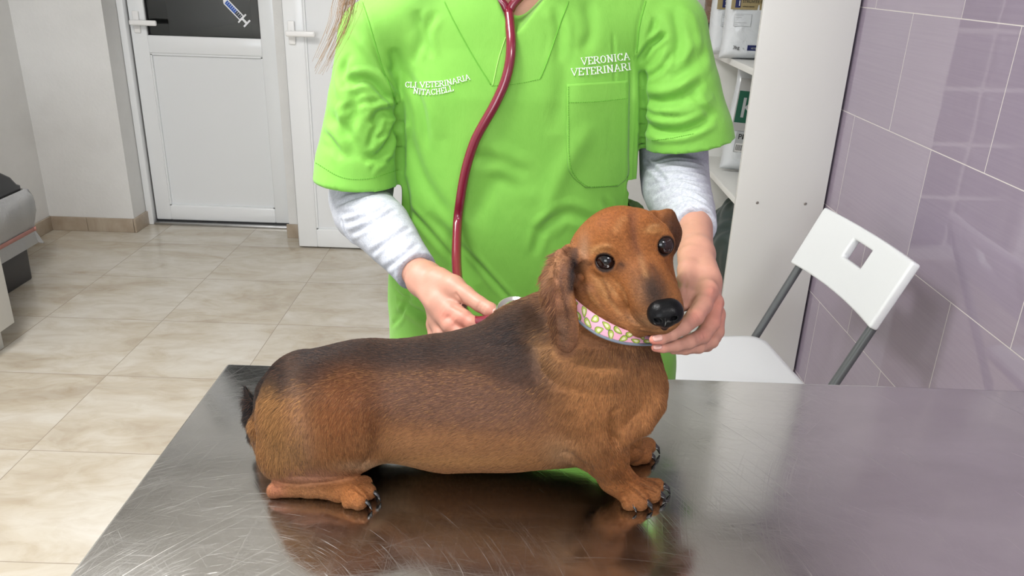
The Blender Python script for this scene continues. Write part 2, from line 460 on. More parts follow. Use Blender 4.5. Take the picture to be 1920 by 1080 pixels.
# wall behind the camera with a window
WX0, WX1, WZ0, WZ1 = -1.8, 0.0, 0.85, 2.25
b = MB()
b.box((XL, YF-0.1, 0), (WX0, YF, ZC)); b.box((WX1, YF-0.1, 0), (XW, YF, ZC)); b.box((WX0, YF-0.1, 0), (WX1, YF, WZ0)); b.box((WX0, YF-0.1, WZ1), (WX1, YF, ZC))
struct(b.build('wall_front', m_wall))
b = MB()
for lo, hi in (((WX0, YF-.08, WZ0), (WX1, YF-.03, WZ0+.06)), ((WX0, YF-.08, WZ1-.06), (WX1, YF-.03, WZ1)), ((WX0, YF-.08, WZ0), (WX0+.06, YF-.03, WZ1)), ((WX1-.06, YF-.08, WZ0), (WX1, YF-.03, WZ1)), ((-.93, YF-.08, WZ0), (-.87, YF-.03, WZ1))):
    b.box(lo, hi, 0.004)
struct(b.build('window_1', m_pvc))
# glass block window in the back wall
m_gb = M('glass_block', (0.16, 0.15, 0.18), 0.12); m_gm = M('glass_block_mortar', (0.85, 0.84, 0.82), 0.6)
bump(m_gb, noise(m_gb, coord(m_gb), 22, 2, 0.5, 1.0), 0.6, 0.01)
b = MB(); b.box((GX0, YB+0.03, GZ0), (GX1, YB+0.11, GZ1))
o = struct(b.build('window_2', m_gm))
b = MB(); n = 2; m_ = 6; dx = (GX1-GX0)/n; dz = (GZ1-GZ0)/m_
for i in range(n):
    for j in range(m_):
        b.box((GX0+i*dx+.014, YB+.005, GZ0+j*dz+.014), (GX0+(i+1)*dx-.014, YB+.06, GZ0+(j+1)*dz-.014), 0.012, 2)
b.build('window_glass', m_gb, o)
# skirting
b = MB()
b.box((XL, YB-.012, 0), (-2.34, YB, .078), .002); b.box((-2.338, YB-.012, 0), (DX0+.002, YB, .078), .002); b.box((DX0-.004, YB-.012, 0), (DX0+.012, YB+.16, .078), .002)
b.box((DX1-.012, YB-.012, 0), (-0.95, YB, .078), .002)
struct(b.build('baseboard_back', m_skirt))
b = MB()
for i in range(9): b.box((XL, 4.17-.485*(i+1)+.001, 0), (XL+.012, 4.17-.485*i-.001, .078), .002)
struct(b.build('baseboard_left', m_skirt))
# dim room beyond the door
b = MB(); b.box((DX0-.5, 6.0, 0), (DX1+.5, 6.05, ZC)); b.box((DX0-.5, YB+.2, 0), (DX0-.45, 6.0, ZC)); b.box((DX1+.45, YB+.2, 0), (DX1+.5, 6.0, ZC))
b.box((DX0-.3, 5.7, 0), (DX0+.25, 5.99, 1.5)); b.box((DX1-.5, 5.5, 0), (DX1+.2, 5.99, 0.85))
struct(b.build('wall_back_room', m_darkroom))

def frame_rect(b, x0, x1, z0, z1, w_, y0, y1, bev=0.004, wb=None):
    wb = wb or w_
    b.box((x0, y0, z0), (x0+w_, y1, z1), bev); b.box((x1-w_, y0, z0), (x1, y1, z1), bev)
    b.box((x0+w_*.98, y0, z0), (x1-w_*.98, y1, z0+wb), bev); b.box((x0+w_*.98, y0, z1-w_), (x1-w_*.98, y1, z1), bev)
def door_handle(parent, x, y, z, direction=1):
    b = MB()
    b.box((x-.017, y-.012, z-.055), (x+.017, y, z+.055), .012, 4)
    b.box((x-.011, y-.05, z-.011), (x+.011, y-.008, z+.011), .008, 3)
    b.box((x-.016, y-.062, z-.014), (x+direction*.125, y-.045, z+.013), .008, 4)
    return b.build('door_handle', m_handle, parent)
# door 1 (closed, in the opening)
d1 = struct(empty('door_1', (0, 0, 0)))
b = MB()
b.box((DX0+.002, DY-.03, 0), (DX0+.037, DY+.04, 2.12), .004); b.box((DX1-.04, DY-.03, 0), (DX1-.002, DY+.04, 2.12), .004); b.box((DX0, DY-.03, 2.07), (DX1, DY+.04, 2.12), .004)
b.build('door_frame', m_pvc, d1)
b = MB(); frame_rect(b, -2.038, -1.275, 0.022, 2.07, 0.085, DY, DY+.055, .006)
b.box((-1.955, DY+.002, 0.94), (-1.358, DY+.053, 1.03), .005)
b.build('door_leaf', m_pvc, d1)
b = MB(); b.box((-1.955, DY+.018, 0.10), (-1.358, DY+.035, 0.945))
b.box((-1.955, DY+.006, 0.104), (-1.945, DY+.02, 0.935)); b.box((-1.368, DY+.006, 0.104), (-1.358, DY+.02, 0.935)); b.box((-1.955, DY+.006, 0.104), (-1.358, DY+.02, 0.112)); b.box((-1.955, DY+.006, 0.93), (-1.358, DY+.02, 0.94))
b.build('door_panel', m_pvc2, d1)
b = MB(); b.box((-1.955, DY+.02, 1.028), (-1.358, DY+.028, 1.99)); b.build('glass_pane', m_glass, d1)
b = MB(); b.box((-1.957, DY+.012, 1.026), (-1.948, DY+.034, 1.99)); b.box((-1.365, DY+.012, 1.026), (-1.356, DY+.034, 1.99)); b.box((-1.957, DY+.012, 1.024), (-1.356, DY+.034, 1.031)); b.build('glazing_seal', m_dark, d1)
b = MB(); b.box((-2.04, DY-.032, 0.0), (-1.272, DY+.06, 0.014), .003); b.build('threshold', m_alu, d1)
b = MB(); b.box((-2.036, DY+.004, 0.010), (-1.278, DY+.05, 0.022)); b.box((-2.0405, DY+.008, 0.01), (-2.0375, DY+.04, 2.07)); b.build('weather_seal', m_dark, d1)
door_handle(d1, -1.998, DY, 1.095)
# syringe sticker on the pane
sk = MB(); sk2 = []
m_stw = M('sticker_white', (0.85, 0.87, 0.9), 0.4); m_stb = M('sticker_blue', (0.02, 0.10, 0.45), 0.4); m_stk = M('sticker_grey', (0.35, 0.38, 0.42), 0.4)
ang = math.atan2(-0.116, 0.110)
T = Matrix.Translation((-1.427, DY+.0195, 1.10)) @ Matrix.Rotation(math.radians(90), 4, 'X') @ Matrix.Rotation(ang+math.pi, 4, 'Z')
def r2(x0, x1, y0, y1, z, mi): sk.prism([(x0, y0), (x1, y0), (x1, y1), (x0, y1)], 0, z, mi, T)
r2(0.000, 0.009, -.024, .024, .0012, 0); r2(0.009, 0.034, -.006, .006, .0012, 0); r2(0.034, 0.042, -.03, .03, .0012, 0)
r2(0.042, 0.150, -.017, .017, .0010, 0); sk.prism([(.150, -.017), (.162, -.007), (.162, .007), (.150, .017)], 0, .001, 0, T)
r2(.162, .172, -.005, .005, .001, 0); r2(.172, .235, -.0012, .0012, .001, 2)
r2(0.044, 0.080, -.011, .011, .0014, 3); r2(0.080, 0.148, -.011, .011, .0014, 1)
for i in range(9): r2(.050+i*.011, .0516+i*.011, -.011, .004, .0018, 0)
m_std = M('sticker_dark', (0.03, 0.04, 0.06), 0.4)
o = sk.build('window_sticker', [m_stw, m_stb, m_stk, m_std])
tag(o, 'blue and white syringe sticker on the dark door glass', 'sticker')
# door 2 (leaf standing open in front of the back wall)
d2 = struct(empty('door_2', (0, 0, 0)))
Y2 = 4.0
b = MB(); frame_rect(b, -1.138, -0.53, 0.008, 2.06, 0.10, Y2, Y2+.06, .006); b.build('door_leaf', m_pvc, d2)
b = MB(); b.box((-1.04, Y2+.012, 0.10), (-0.628, Y2+.04, 1.97)); b.box((-1.04, Y2+.004, 0.104), (-1.03, Y2+.02, 1.96)); b.box((-1.04, Y2+.004, 0.104), (-0.63, Y2+.02, 0.112)); b.build('door_panel', m_pvc2, d2)
b = MB(); b.box((-1.1405, Y2+.012, 0.01), (-1.137, Y2+.066, 2.06)); b.box((-1.136, Y2+.055, 0.006), (-.532, Y2+.066, 2.055)); b.build('weather_seal', m_dark, d2)
door_handle(d2, -1.098, Y2, 1.095)
# ceiling lamps
m_lamp = M('lamp_diffuser', (0.9, 0.9, 0.9), 0.5); bsdf(m_lamp).inputs['Emission Color'].default_value = (1, .97, .92, 1); bsdf(m_lamp).inputs['Emission Strength'].default_value = 4.0
where = ['above the examination table', 'over the waste bin side of the room', 'behind the camera by the window']
for (x, y), wh in zip(PANELS, where):
    t = empty('ceiling_light', (x, y, 2.575)); tag(t, 'square white ceiling light panel '+wh, 'ceiling light', 'square ceiling lights')
    b = MB(); frame_rect(b, -.31, .31, -.31, .31, .02, 0, .025, .003)
    bmesh.ops.transform(b.b, matrix=Matrix.Rotation(math.radians(90), 4, 'X'), verts=b.b.verts[:]); b.build('lamp_frame', m_pvc, t)
    b = MB(); b.box((-.29, -.29, 0.003), (.29, .29, .02)); b.build('diffuser', m_lamp, t)
# ================================================================== STEEL TABLE
m_steel = M('brushed_steel', (.70, .69, .67), .17, 1.0)
# fine scratches running every way: several stretched noises turned about z
acc_ = None
for k_, (sc, rt_) in enumerate(((1, .05), (1, .22), (1, -.16), (1, .9))):
    mp_ = nd(m_steel, 'ShaderNodeMapping'); mp_.inputs['Scale'].default_value = (9+2*k_, 800+130*k_, 1)
    wb_ = nd(m_steel, 'ShaderNodeVectorMath', operation='MULTIPLY_ADD'); wn_ = nd(m_steel, 'ShaderNodeTexNoise'); wn_.inputs['Scale'].default_value = 3.5; lk(m_steel, coord(m_steel, loc=(k_*3.1, 0, 0)), wn_.inputs['Vector'])
    lk(m_steel, wn_.outputs['Color'], wb_.inputs[0]); wb_.inputs[1].default_value = (.03, .03, 0); lk(m_steel, coord(m_steel, rot=(0, 0, rt_)), wb_.inputs[2])
    lk(m_steel, wb_.outputs[0], mp_.inputs['Vector'])
    n_ = noise(m_steel, mp_.outputs['Vector'], 1.0, 2, .5, 0.0)
    r_0 = ramp(m_steel, n_, [(.60, (0, 0, 0)), (.74, (1, 1, 1))])
    acc_ = r_0 if acc_ is None else mixc(m_steel, 1.0, acc_, r_0, 'LIGHTEN')
# polishing swirls: fine arcs about a few centres
txy = nd(m_steel, 'ShaderNodeSeparateXYZ'); lk(m_steel, coord(m_steel), txy.inputs[0])
sw = None
for cx_, cy_, f_ in ((-.25, .52, 1.0), (.10, .30, .8), (.75, .60, .7)):
    dx_ = math_(m_steel, 'SUBTRACT', txy.outputs[0], cx_-.3); dy_ = math_(m_steel, 'SUBTRACT', txy.outputs[1], cy_-.7)
    r_n = math_(m_steel, 'SQRT', math_(m_steel, 'ADD', math_(m_steel, 'MULTIPLY', dx_, dx_), math_(m_steel, 'MULTIPLY', dy_, dy_)))
    an_ = math_(m_steel, 'ARCTAN2', dy_, dx_); cb_ = nd(m_steel, 'ShaderNodeCombineXYZ')
    lk(m_steel, math_(m_steel, 'MULTIPLY', r_n, 700.0), cb_.inputs[0]); lk(m_steel, math_(m_steel, 'MULTIPLY', an_, 3.5), cb_.inputs[1]); cb_.inputs[2].default_value = cx_*37
    r_0 = ramp(m_steel, noise(m_steel, cb_.outputs[0], 1.0, 2, .5, 0.0), [(.57, (0, 0, 0)), (.80, (f_, f_, f_))])
    sw = r_0 if sw is None else mixc(m_steel, 1.0, sw, r_0, 'LIGHTEN')
acc_ = mixc(m_steel, 1.0, mixc(m_steel, .55, (0, 0, 0), acc_), sw, 'LIGHTEN')
smear = noise(m_steel, coord(m_steel, scale=(2, 5, 1)), 3.0, 4, .6, .5)
r1_ = ramp(m_steel, smear, [(.3, (.09,)*3), (.7, (.165,)*3)])
lk(m_steel, mixc(m_steel, acc_, r1_, (.32, .32, .32)), bsdf(m_steel).inputs['Roughness'])
lk(m_steel, ramp(m_steel, smear, [(.3, (.66, .65, .63)), (.7, (.73, .72, .70))]), bsdf(m_steel).inputs['Base Color'])
bump(m_steel, acc_, .06, .0003)
table = empty('examination_table', (.3, .7, 0)); tag(table, 'stainless steel examination table with a scratched shiny top', 'table')
TX0, TX1, TY0, TY1 = -.405, 1.0, .40, 1.0165
def rel(p): return (p[0]-.3, p[1]-.7, p[2])
b = MB(); b.box(rel((TX0, TY0, TZ-.035)), rel((TX1, TY1, TZ)), .004, 3); b.build('tabletop', m_steel, table)
b = MB(); b.box(rel((TX0+.08, TY0+.08, TZ-.09)), rel((TX1-.08, TY1-.08, TZ-.034)), .003); b.build('apron', m_steel, table)
for x in (TX0+.10, TX1-.10):
    for y in (TY0+.10, TY1-.10):
        b = MB(); b.tube([rel((x, y, .012)), rel((x, y, TZ-.05))], .019, 20); l = b.build('leg', m_steel, table)
        b = MB(); b.tube([rel((x, y, 0)), rel((x, y, .02))], .024, 20); b.build('rubber_foot', m_dark, l)
b = MB(); b.tube([rel((TX0+.1, TY0+.1, .22)), rel((TX0+.1, TY1-.1, .22)), ], .013, 16); b.tube([rel((TX1-.1, TY0+.1, .22)), rel((TX1-.1, TY1-.1, .22))], .013, 16); b.tube([rel((TX0+.1, .7, .22)), rel((TX1-.1, .7, .22))], .013, 16); b.build('stretcher', m_steel, table)
# ================================================================== DACHSHUND

def dp(px, py, Y, r):                       # (pixel, depth, pixel radius) -> world xyz + metres
    p = at(px, py, Y); return (*p, r*pxs(p))
def dz(px, py, z, r):
    p = onz(px, py, z); return (*p, r*pxs(p))
D = SDF()
YC = .785
body = [dp(580, 742, .79, 88), dp(690, 750, YC, 103), dp(840, 755, YC, 119), dp(960, 746, YC, 126), dp(1070, 732, YC, 130)]
D.chain(body, .03, n=(0, 1, 0), f=.93)
D.chain([dp(1070, 728, YC, 129), dp(1135, 715, .78, 103)], .03)
D.chain([dp(1135, 690, .778, 98), dp(1168, 738, .768, 68)], .03)
D.chain([dp(960, 705, .79, 100), dp(1010, 650, .795, 84), dp(1050, 610, .80, 62)], .03)            # withers
D.chain([dp(1080, 690, .785, 116), dp(1118, 625, .787, 92), dp(1136, 560, .792, 76), dp(1145, 500, .797, 70)], .022)   # neck
# brisket fold
D.chain([dp(1214, 756, .740, 34), dp(1198, 792, .724, 25), dp(1174, 814, .716, 18)], .005)
# near shoulder, upper arm, forearm
D.ell(at(1085, 725, .745), (.045, .030, .058), .03)
D.chain([dp(1100, 770, .735, 62), dp(1115, 820, .728, 45), dp(1138, 860, .728, 34)], .02)
wr = dz(1152, 893, TZ+.030, 29); D.chain([dp(1138, 860, .728, 34), wr], .012)
def paw(base, mid, tips, rb, k=.006):
    D.chain([base, mid], k*1.5)
    for t in tips:
        D.chain([(mid[0]*.5+t[0][0]*.5, mid[1]*.5+t[0][1]*.5, mid[2]*.4+t[0][2]*.6+.003, t[0][3]*.95), t[0]], .004)
tA = dz(1197, 938, TZ+.0085, 20); tB = dz(1222, 925, TZ+.009, 18); tC = dz(1232, 911, TZ+.009, 14); tD = dz(1178, 944, TZ+.007, 13)
paw(wr, dz(1178, 915, TZ+.015, 29), [(tA,), (tB,), (tC,), (tD,)], 30)
# far front leg
fw_ = dz(1175, 838, TZ+.024, 26); D.chain([dp(1165, 790, .805, 45), fw_], .012)
fA = dz(1205, 852, TZ+.009, 18); fB = dz(1214, 836, TZ+.010, 16); fC = dz(1190, 860, TZ+.007, 13)
paw(fw_, dz(1190, 845, TZ+.014, 23), [(fA,), (fB,), (fC,)], 26)
# near hind leg
D.ell(at(597, 795, .742), (.064, .042, .070), .03, rot=[[1, 0, 0], [0, 1, 0], [0, 0, 1]])
D.ell(at(634, 818, .735), (.035, .030, .041), .02)
D.ell(at(548, 852, .742), (.036, .030, .032), .02)
hk = dz(514, 920, TZ+.0075, 12)
D.chain([dp(630, 856, .735, 32), dp(570, 882, .73, 22), dp(532, 898, .728, 13), hk], .006)
D.chain([hk, dz(580, 920, TZ+.0085, 12), dz(632, 922, TZ+.010, 16)], .005)
hA = dz(672, 938, TZ+.0085, 18); hB = dz(690, 922, TZ+.009, 15); hC = dz(683, 907, TZ+.011, 15); hD = dz(652, 942, TZ+.006, 11)
paw(dz(640, 920, TZ+.011, 18), dz(655, 920, TZ+.0125, 20), [(hA,), (hB,), (hC,), (hD,)], 20)
# far hind leg (behind the belly)
D.ell(at(610, 770, .835), (.055, .030, .060), .03)
D.chain([(-.19, .845, TZ+.045, .02), (-.25, .85, TZ+.010, .010)], .01); D.chain([(-.25, .85, TZ+.009, .009), (-.17, .85, TZ+.011, .011), (-.145, .85, TZ+.010, .013)], .006)
# tail
D.chain([dp(500, 800, .80, 26), dp(484, 815, .80, 15), dp(474, 785, .805, 14), dp(470, 758, .81, 11), dp(459, 726, .818, 3)], .008)
D.chain([dp(520, 745, .79, 40), dp(492, 800, .785, 20), dp(487, 840, .785, 9)], .012)
# ---- head
D.ell(at(1163, 470, .80), (.0475, .047, .0475), .01)
D.chain([dp(1110, 470, .79, 36), dp(1150, 440, .775, 36), dp(1200, 430, .775, 34)], .02)           # forehead
D.cap(dp(1125, 520, .785, 0)[:3], dp(1160, 560, .768, 0)[:3], .0300, .024, .02)                   # near cheek
D.cap(dp(1215, 500, .80, 0)[:3], dp(1235, 540, .775, 0)[:3], .024, .020, .02)                      # far cheek
D.chain([dp(1192, 490, .765, 48), dp(1212, 530, .746, 42), dp(1231, 565, .727, 41), dp(1242, 586, .716, 38)], .013)  # muzzle
D.chain([dp(1150, 585, .765, 32), dp(1190, 603, .745, 26), dp(1232, 608, .722, 20)], .010)                                  # lower jaw
D.chain([dp(1128, 460, .768, 17), dp(1148, 462, .762, 15)], .010)      # near brow
D.chain([dp(1222, 434, .772, 15), dp(1240, 432, .776, 12)], .010)
EYES = []
for (ex, ey, eY, er, tx) in ((1137, 487, .7625, 23, -.25), (1240, 457, .771, 23, .30)):
    c = at(ex, ey, eY); R = er*pxs(c)
    fwd = nv(np.array([tx, -1.0, .10])); c = c+fwd*(-.0)
    side = nv(np.cross(fwd, [0, 0, 1])); side = nv(side+np.array([0, 0, -.12 if tx < 0 else .05]))
    EYES.append((c, R, fwd, side))
    D.cap(c-fwd*.001, c-fwd*.0011, R+.0018, R+.0018, .006)
    hw = .0026 if tx < 0 else .0004
    D.cap(c-side*hw+fwd*.016, c+side*hw+fwd*.016, .0078 if tx < 0 else .0092, .0078 if tx < 0 else .0092, .0014, '-', n=fwd, f=2.2)
# near ear (hanging flap) and far ear
en = (-.45, -.88, .1)
EP = [dp(1090, 466, .802, 13), dp(1062, 484, .765, 20), dp(1048, 520, .736, 23), dp(1045, 555, .724, 22), dp(1056, 595, .717, 17), dp(1061, 628, .716, 15), dp(1058, 648, .717, 9)]
for p_, q_ in zip(EP[:-1], EP[1:]):
    D.cap(p_[:3], q_[:3], p_[3], q_[3], .006, n=np.cross(nv(np.array(q_[:3])-np.array(p_[:3])), nv([.86, -.5, .05])), f=.24)
D.chain([dp(1066, 464, .780, 7), dp(1050, 478, .762, 8), dp(1034, 512, .738, 8), dp(1027, 548, .724, 7), dp(1040, 580, .717, 6), dp(1050, 615, .714, 5)], .004, n=en, f=.6)
D.chain([dp(1064, 490, .752, 7), dp(1058, 530, .728, 7), dp(1068, 572, .714, 6), dp(1072, 600, .713, 5)], .005, n=en, f=.7)
D.cap(dp(1084, 522, .752, 0)[:3], dp(1080, 532, .750, 0)[:3], .0058, .0045, .004)
D.chain([dp(1226, 412, .806, 18), dp(1252, 418, .808, 19), dp(1264, 440, .802, 16), dp(1264, 462, .796, 9)], .008, n=(.75, -.6, .1), f=.45)
# mouth line and nostril wings come from creases below
HD = globals().get('DOG_H', .0014)
dV, dQ = D.mesh(HD)
dV[:, 2] = np.maximum(dV[:, 2], TZ+.0003)
dN = normals(dV, dQ); dB = bvh_of(dV, dQ)
def dc(pts, w_, d_, side=0.0, **k): crease(dV, dN, dB, pts, w_, d_, side=side, **k)
# face
dc([(1186, 395), (1184, 430), (1190, 470), (1200, 505)], .0045, .0016)
dc([(1102, 505), (1125, 530), (1135, 560), (1160, 590)], .004, .0018, .5)
dc([(1085, 520), (1100, 560), (1125, 590)], .004, .0014, .4)
dc([(1150, 520), (1175, 560), (1180, 600)], .004, .0010)
dc([(1192, 612), (1210, 617), (1232, 619), (1262, 612)], .0018, .0022)         # lip line
dc([(1178, 585), (1188, 600), (1206, 612)], .0022, .0014, .4)
dc([(1112, 472), (1128, 462), (1148, 464), (1160, 480)], .0030, -.0012)
dc([(1112, 498), (1130, 512), (1156, 508)], .0025, -.0010)
dc([(1222, 440), (1240, 432), (1256, 440)], .003, -.0008)
dc([(1222, 475), (1236, 487), (1252, 482)], .0025, -.0008)
# body form
dc([(700, 770), (712, 800), (705, 850), (672, 882)], .010, .0045)
dc([(560, 705), (620, 715), (680, 745)], .016, .002)
dc([(640, 893), (590, 897), (540, 893)], .004, .002)
dc([(575, 720), (560, 780), (570, 840), (600, 880)], .012, -.0022)
dc([(1052, 845), (1075, 860), (1100, 880)], .007, .004)
dc([(1158, 760), (1150, 785), (1150, 812), (1160, 838)], .0045, .008)
dc([(1240, 745), (1222, 785), (1198, 812)], .004, -.0015)
dc([(1040, 640), (1060, 672), (1110, 690), (1180, 690)], .008, .003, .5)
dc([(1000, 620), (1010, 680), (1050, 720)], .010, .0025, .4)
dc([(1070, 770), (1060, 810), (1075, 840)], .010, .0022)
dc([(990, 700), (1030, 780), (1040, 830)], .014, .002)
for a, b_ in (((1178, 912), (1213, 935)), ((1190, 903), (1232, 922)), ((1205, 896), (1240, 913)), ((1168, 925), (1186, 945)), ((660, 912), (684, 930)), ((662, 928), (668, 945)), ((1192, 840), (1210, 846))):
    dc([a, ((a[0]+b_[0])/2, (a[1]+b_[1])/2), b_], .0016, .0018, taper=False)
dc([(1140, 870), (1165, 880), (1190, 885)], .006, .0016)
# ear creases
dc([(1060, 470), (1044, 505), (1046, 545), (1060, 590), (1066, 630)], .003, .0008, .3)

dc([(1032, 530), (1036, 560), (1050, 600)], .002, .0010)
# ---- coat colours (markings, with shade painted into creases and the ear gap)
pxv, pyv = proj(dV)
TAN = np.array([.262, .112, .042]); RED = np.array([.195, .066, .019]); SABLE = np.array([.082, .040, .024]); BLK = np.array([.009, .008, .009])
CREAM = np.array([.50, .33, .19]); GOLD = np.array([.46, .235, .085])
col = np.tile(TAN, (len(dV), 1))
def blob(px, py, rx, ry, c, s=1.0, ang=0.0, sel=None, sharp=1.0, on=None):
    global col
    X, Y_ = (pxv, pyv) if on is None else on
    a = math.radians(ang); u = (X-px)*math.cos(a)+(Y_-py)*math.sin(a); v_ = -(X-px)*math.sin(a)+(Y_-py)*math.cos(a)
    g = np.exp(-((u/rx)**2+(v_/ry)**2)**sharp)*s
    if sel is not None: g = g*sel
    col = col*(1-g[:, None])+np.asarray(c)*g[:, None]
topness = np.clip(dN[:, 2]*1.2+.35, 0, 1)
notleg = np.clip((dV[:, 2]-TZ-.045)/.03, 0, 1)
isbody = ((pxv < 1075) | (pyv > 655)).astype(float)
blob(820, 700, 330, 85, SABLE, .85, 0, isbody, 2)
blob(560, 680, 130, 60, BLK*1.3, .85, -30, None, 1.5)
blob(700, 655, 220, 38, BLK*1.5, .8, 3, isbody, 1.5)
blob(900, 625, 130, 40, BLK*1.5, .8, -12, isbody, 1.5)
blob(985, 610, 55, 70, BLK*1.3, .85, 20, isbody, 1.3)
blob(960, 690, 42, 85, BLK*1.4, .7, -35, isbody)
blob(1000, 740, 60, 45, SABLE*.8, .6, 20, isbody)
blob(820, 750, 170, 55, (.145, .072, .046), .75, 0, isbody, 2)
blob(940, 785, 110, 45, (.17, .088, .058), .6, 5, isbody)
blob(760, 830, 80, 28, (.34, .17, .08), .5, 0, isbody)
blob(1010, 690, 30, 95, BLK*2, .75, -38, isbody)
blob(935, 832, 60, 12, RED*.8, .5, 0, isbody)
blob(830, 832, 22, 10, RED*.8, .5, 0, isbody)
blob(640, 780, 60, 85, RED, .7, 10, None, 1.5)
blob(700, 800, 22, 60, RED*.7, .6, 0)
blob(560, 790, 22, 90, (.34, .19, .11), .5, -8)
blob(508, 705, 40, 36, BLK, .9, -45, None, 1.5); blob(512, 810, 26, 85, GOLD*.8, .75, -6, None, 1.5)
blob(545, 850, 40, 40, (.27, .16, .08), .5)
blob(860, 862, 150, 14, GOLD, .6)
blob(700, 872, 60, 10, CREAM, .8)
blob(1050, 845, 30, 22, CREAM*.9, .55, 20)
blob(575, 893, 70, 14, (.42, .20, .13), .7)
blob(515, 915, 22, 25, (.30, .115, .065), .8)
blob(660, 925, 38, 26, (.36, .13, .038), .8)
blob(1025, 660, 22, 60, GOLD*.7, .35, -30, isbody)
blob(1120, 695, 90, 28, GOLD*.65, .25, 12, isbody)
blob(1140, 650, 90, 18, SABLE, .6, 12, (pyv > 600).astype(float)*((pxv > 1060)))
blob(1080, 620, 30, 40, SABLE*.8, .6, 0, (dV[:, 1] > .742).astype(float)*(pxv > 1040))
blob(1205, 665, 25, 25, SABLE, .6, 0, (pyv > 640).astype(float))
blob(1120, 770, 90, 60, (.36, .15, .05), .5, 30, isbody)
blob(1180, 900, 60, 60, (.30, .105, .030), .8, 40)
blob(1135, 845, 14, 12, RED*.55, .6); blob(1160, 893, 20, 12, RED*.45, .6, 30)
# head
ishead = (((pxv > 1075) & (pyv < 640)) & (dV[:, 2] > 1.03) & (dV[:, 1] < .86)).astype(float)
blob(1170, 470, 130, 130, (.235, .082, .022), .9, 0, ishead, 3)
blob(1150, 400, 80, 30, (.20, .062, .016), .6, -10, ishead)
blob(1187, 425, 10, 55, (.13, .045, .02), .6, 0, ishead)
blob(1205, 500, 13, 50, (.15, .055, .022), .55, -18, ishead)
blob(1226, 548, 32, 50, (.018, .010, .007), .97, -15, ishead, 1.5)
blob(1195, 545, 14, 40, (.20, .10, .05), .5, -15, ishead)
blob(1120, 470, 22, 8, GOLD*.8, .5, 10, ishead); blob(1225, 432, 18, 7, GOLD*.9, .55, 0, ishead)
blob(1165, 500, 12, 14, BLK*2, .5, 40, ishead)
blob(1215, 605, 38, 12, (.26, .15, .08), .6, 15, ishead)
blob(1130, 545, 28, 22, GOLD*.75, .45, 40, ishead); blob(1102, 540, 12, 10, (.42, .2, .12), .4, 0, ishead)
blob(1095, 470, 10, 30, (.30, .20, .13), .45, 0, ishead)
for c, R, f_, s_ in EYES:
    rel_ = dV-c; ax_ = rel_ @ f_; pp = np.linalg.norm(rel_-ax_[:, None]*f_, axis=1); g = (np.clip(1-(pp-(.0096 if c[0] < .12 else .0100))/.0018, 0, 1)*(ax_ > 0)*(ax_ < .03))[:, None]*.97
    col = col*(1-g)+np.array([.012, .010, .010])*g
def pstroke(pts, w_, c_, s_=1.0):
    global col
    L = poly_on(dB, pts, 3.0)
    if len(L) < 2: return
    sel, d_, t_ = dist_poly(dV, L, w_*2.5); g_ = (np.exp(-(d_/w_)**2)*s_*np.clip(np.minimum(t_, 1-t_)*6, .15, 1))[:, None]
    col[sel] = col[sel]*(1-g_)+np.asarray(c_)*g_
blob(1100, 735, 60, 60, (.33, .145, .05), .55, 0, isbody); blob(900, 835, 210, 24, (.36, .175, .075), .6, 1, isbody, 1.5); blob(1210, 730, 30, 60, (.30, .125, .042), .5, 0)
# ears, tail: own colours, plus painted shade and light on the near ear
def near_chain(pts, extra):
    m_ = np.zeros(len(dV))
    L = np.array([p[:3] for p in pts]); sel, d_, t_ = dist_poly(dV, L, extra); m_[sel] = np.clip((extra-d_)/(extra*.25), 0, 1); return m_
earm = near_chain(EP[1:], .019)*((dV[:, 1] < .775) & (pxv < 1084))
EARM = earm.copy()
g = (earm*.9)[:, None]; col = col*(1-g)+np.array([.150, .066, .034])*g
blob(1075, 500, 12, 45, BLK*1.5, .8, 5, earm); blob(1040, 500, 12, 35, (.30, .14, .07), .7, 15, earm); blob(1060, 620, 10, 40, (.10, .055, .035), .6, 0, earm); blob(1036, 560, 10, 20, (.20, .08, .045), .5, 0, earm)  # black is gap shade painted in, the paler upper left a painted lit area
blob(1080, 510, 12, 40, BLK*1.5, .75, 0, 1-earm)  # paints the shade between ear and head onto the head side
blob(1265, 430, 24, 44, (.045, .018, .010), .95, -10, (dV[:, 1] > .782).astype(float)); blob(1268, 465, 12, 18, BLK, .7, 0, (dV[:, 1] > .782).astype(float))
tl = near_chain([dp(484, 830, .80, 15), dp(474, 785, .805, 14), dp(470, 758, .81, 11), dp(459, 726, .818, 3)], .016)
g = tl[:, None]; col = col*(1-g)+BLK*.8*g
g = near_chain([dp(530, 690, .79, 9), dp(500, 735, .785, 20), dp(487, 790, .785, 20), dp(483, 832, .785, 9)], .026)[:, None]*.9*np.clip((505-pxv+ (740-pyv)*.5)/20, 0, 1)[:, None]; col = col*(1-g)+BLK*g
LG = (.42, .22, .09); DK = (.030, .014, .009)
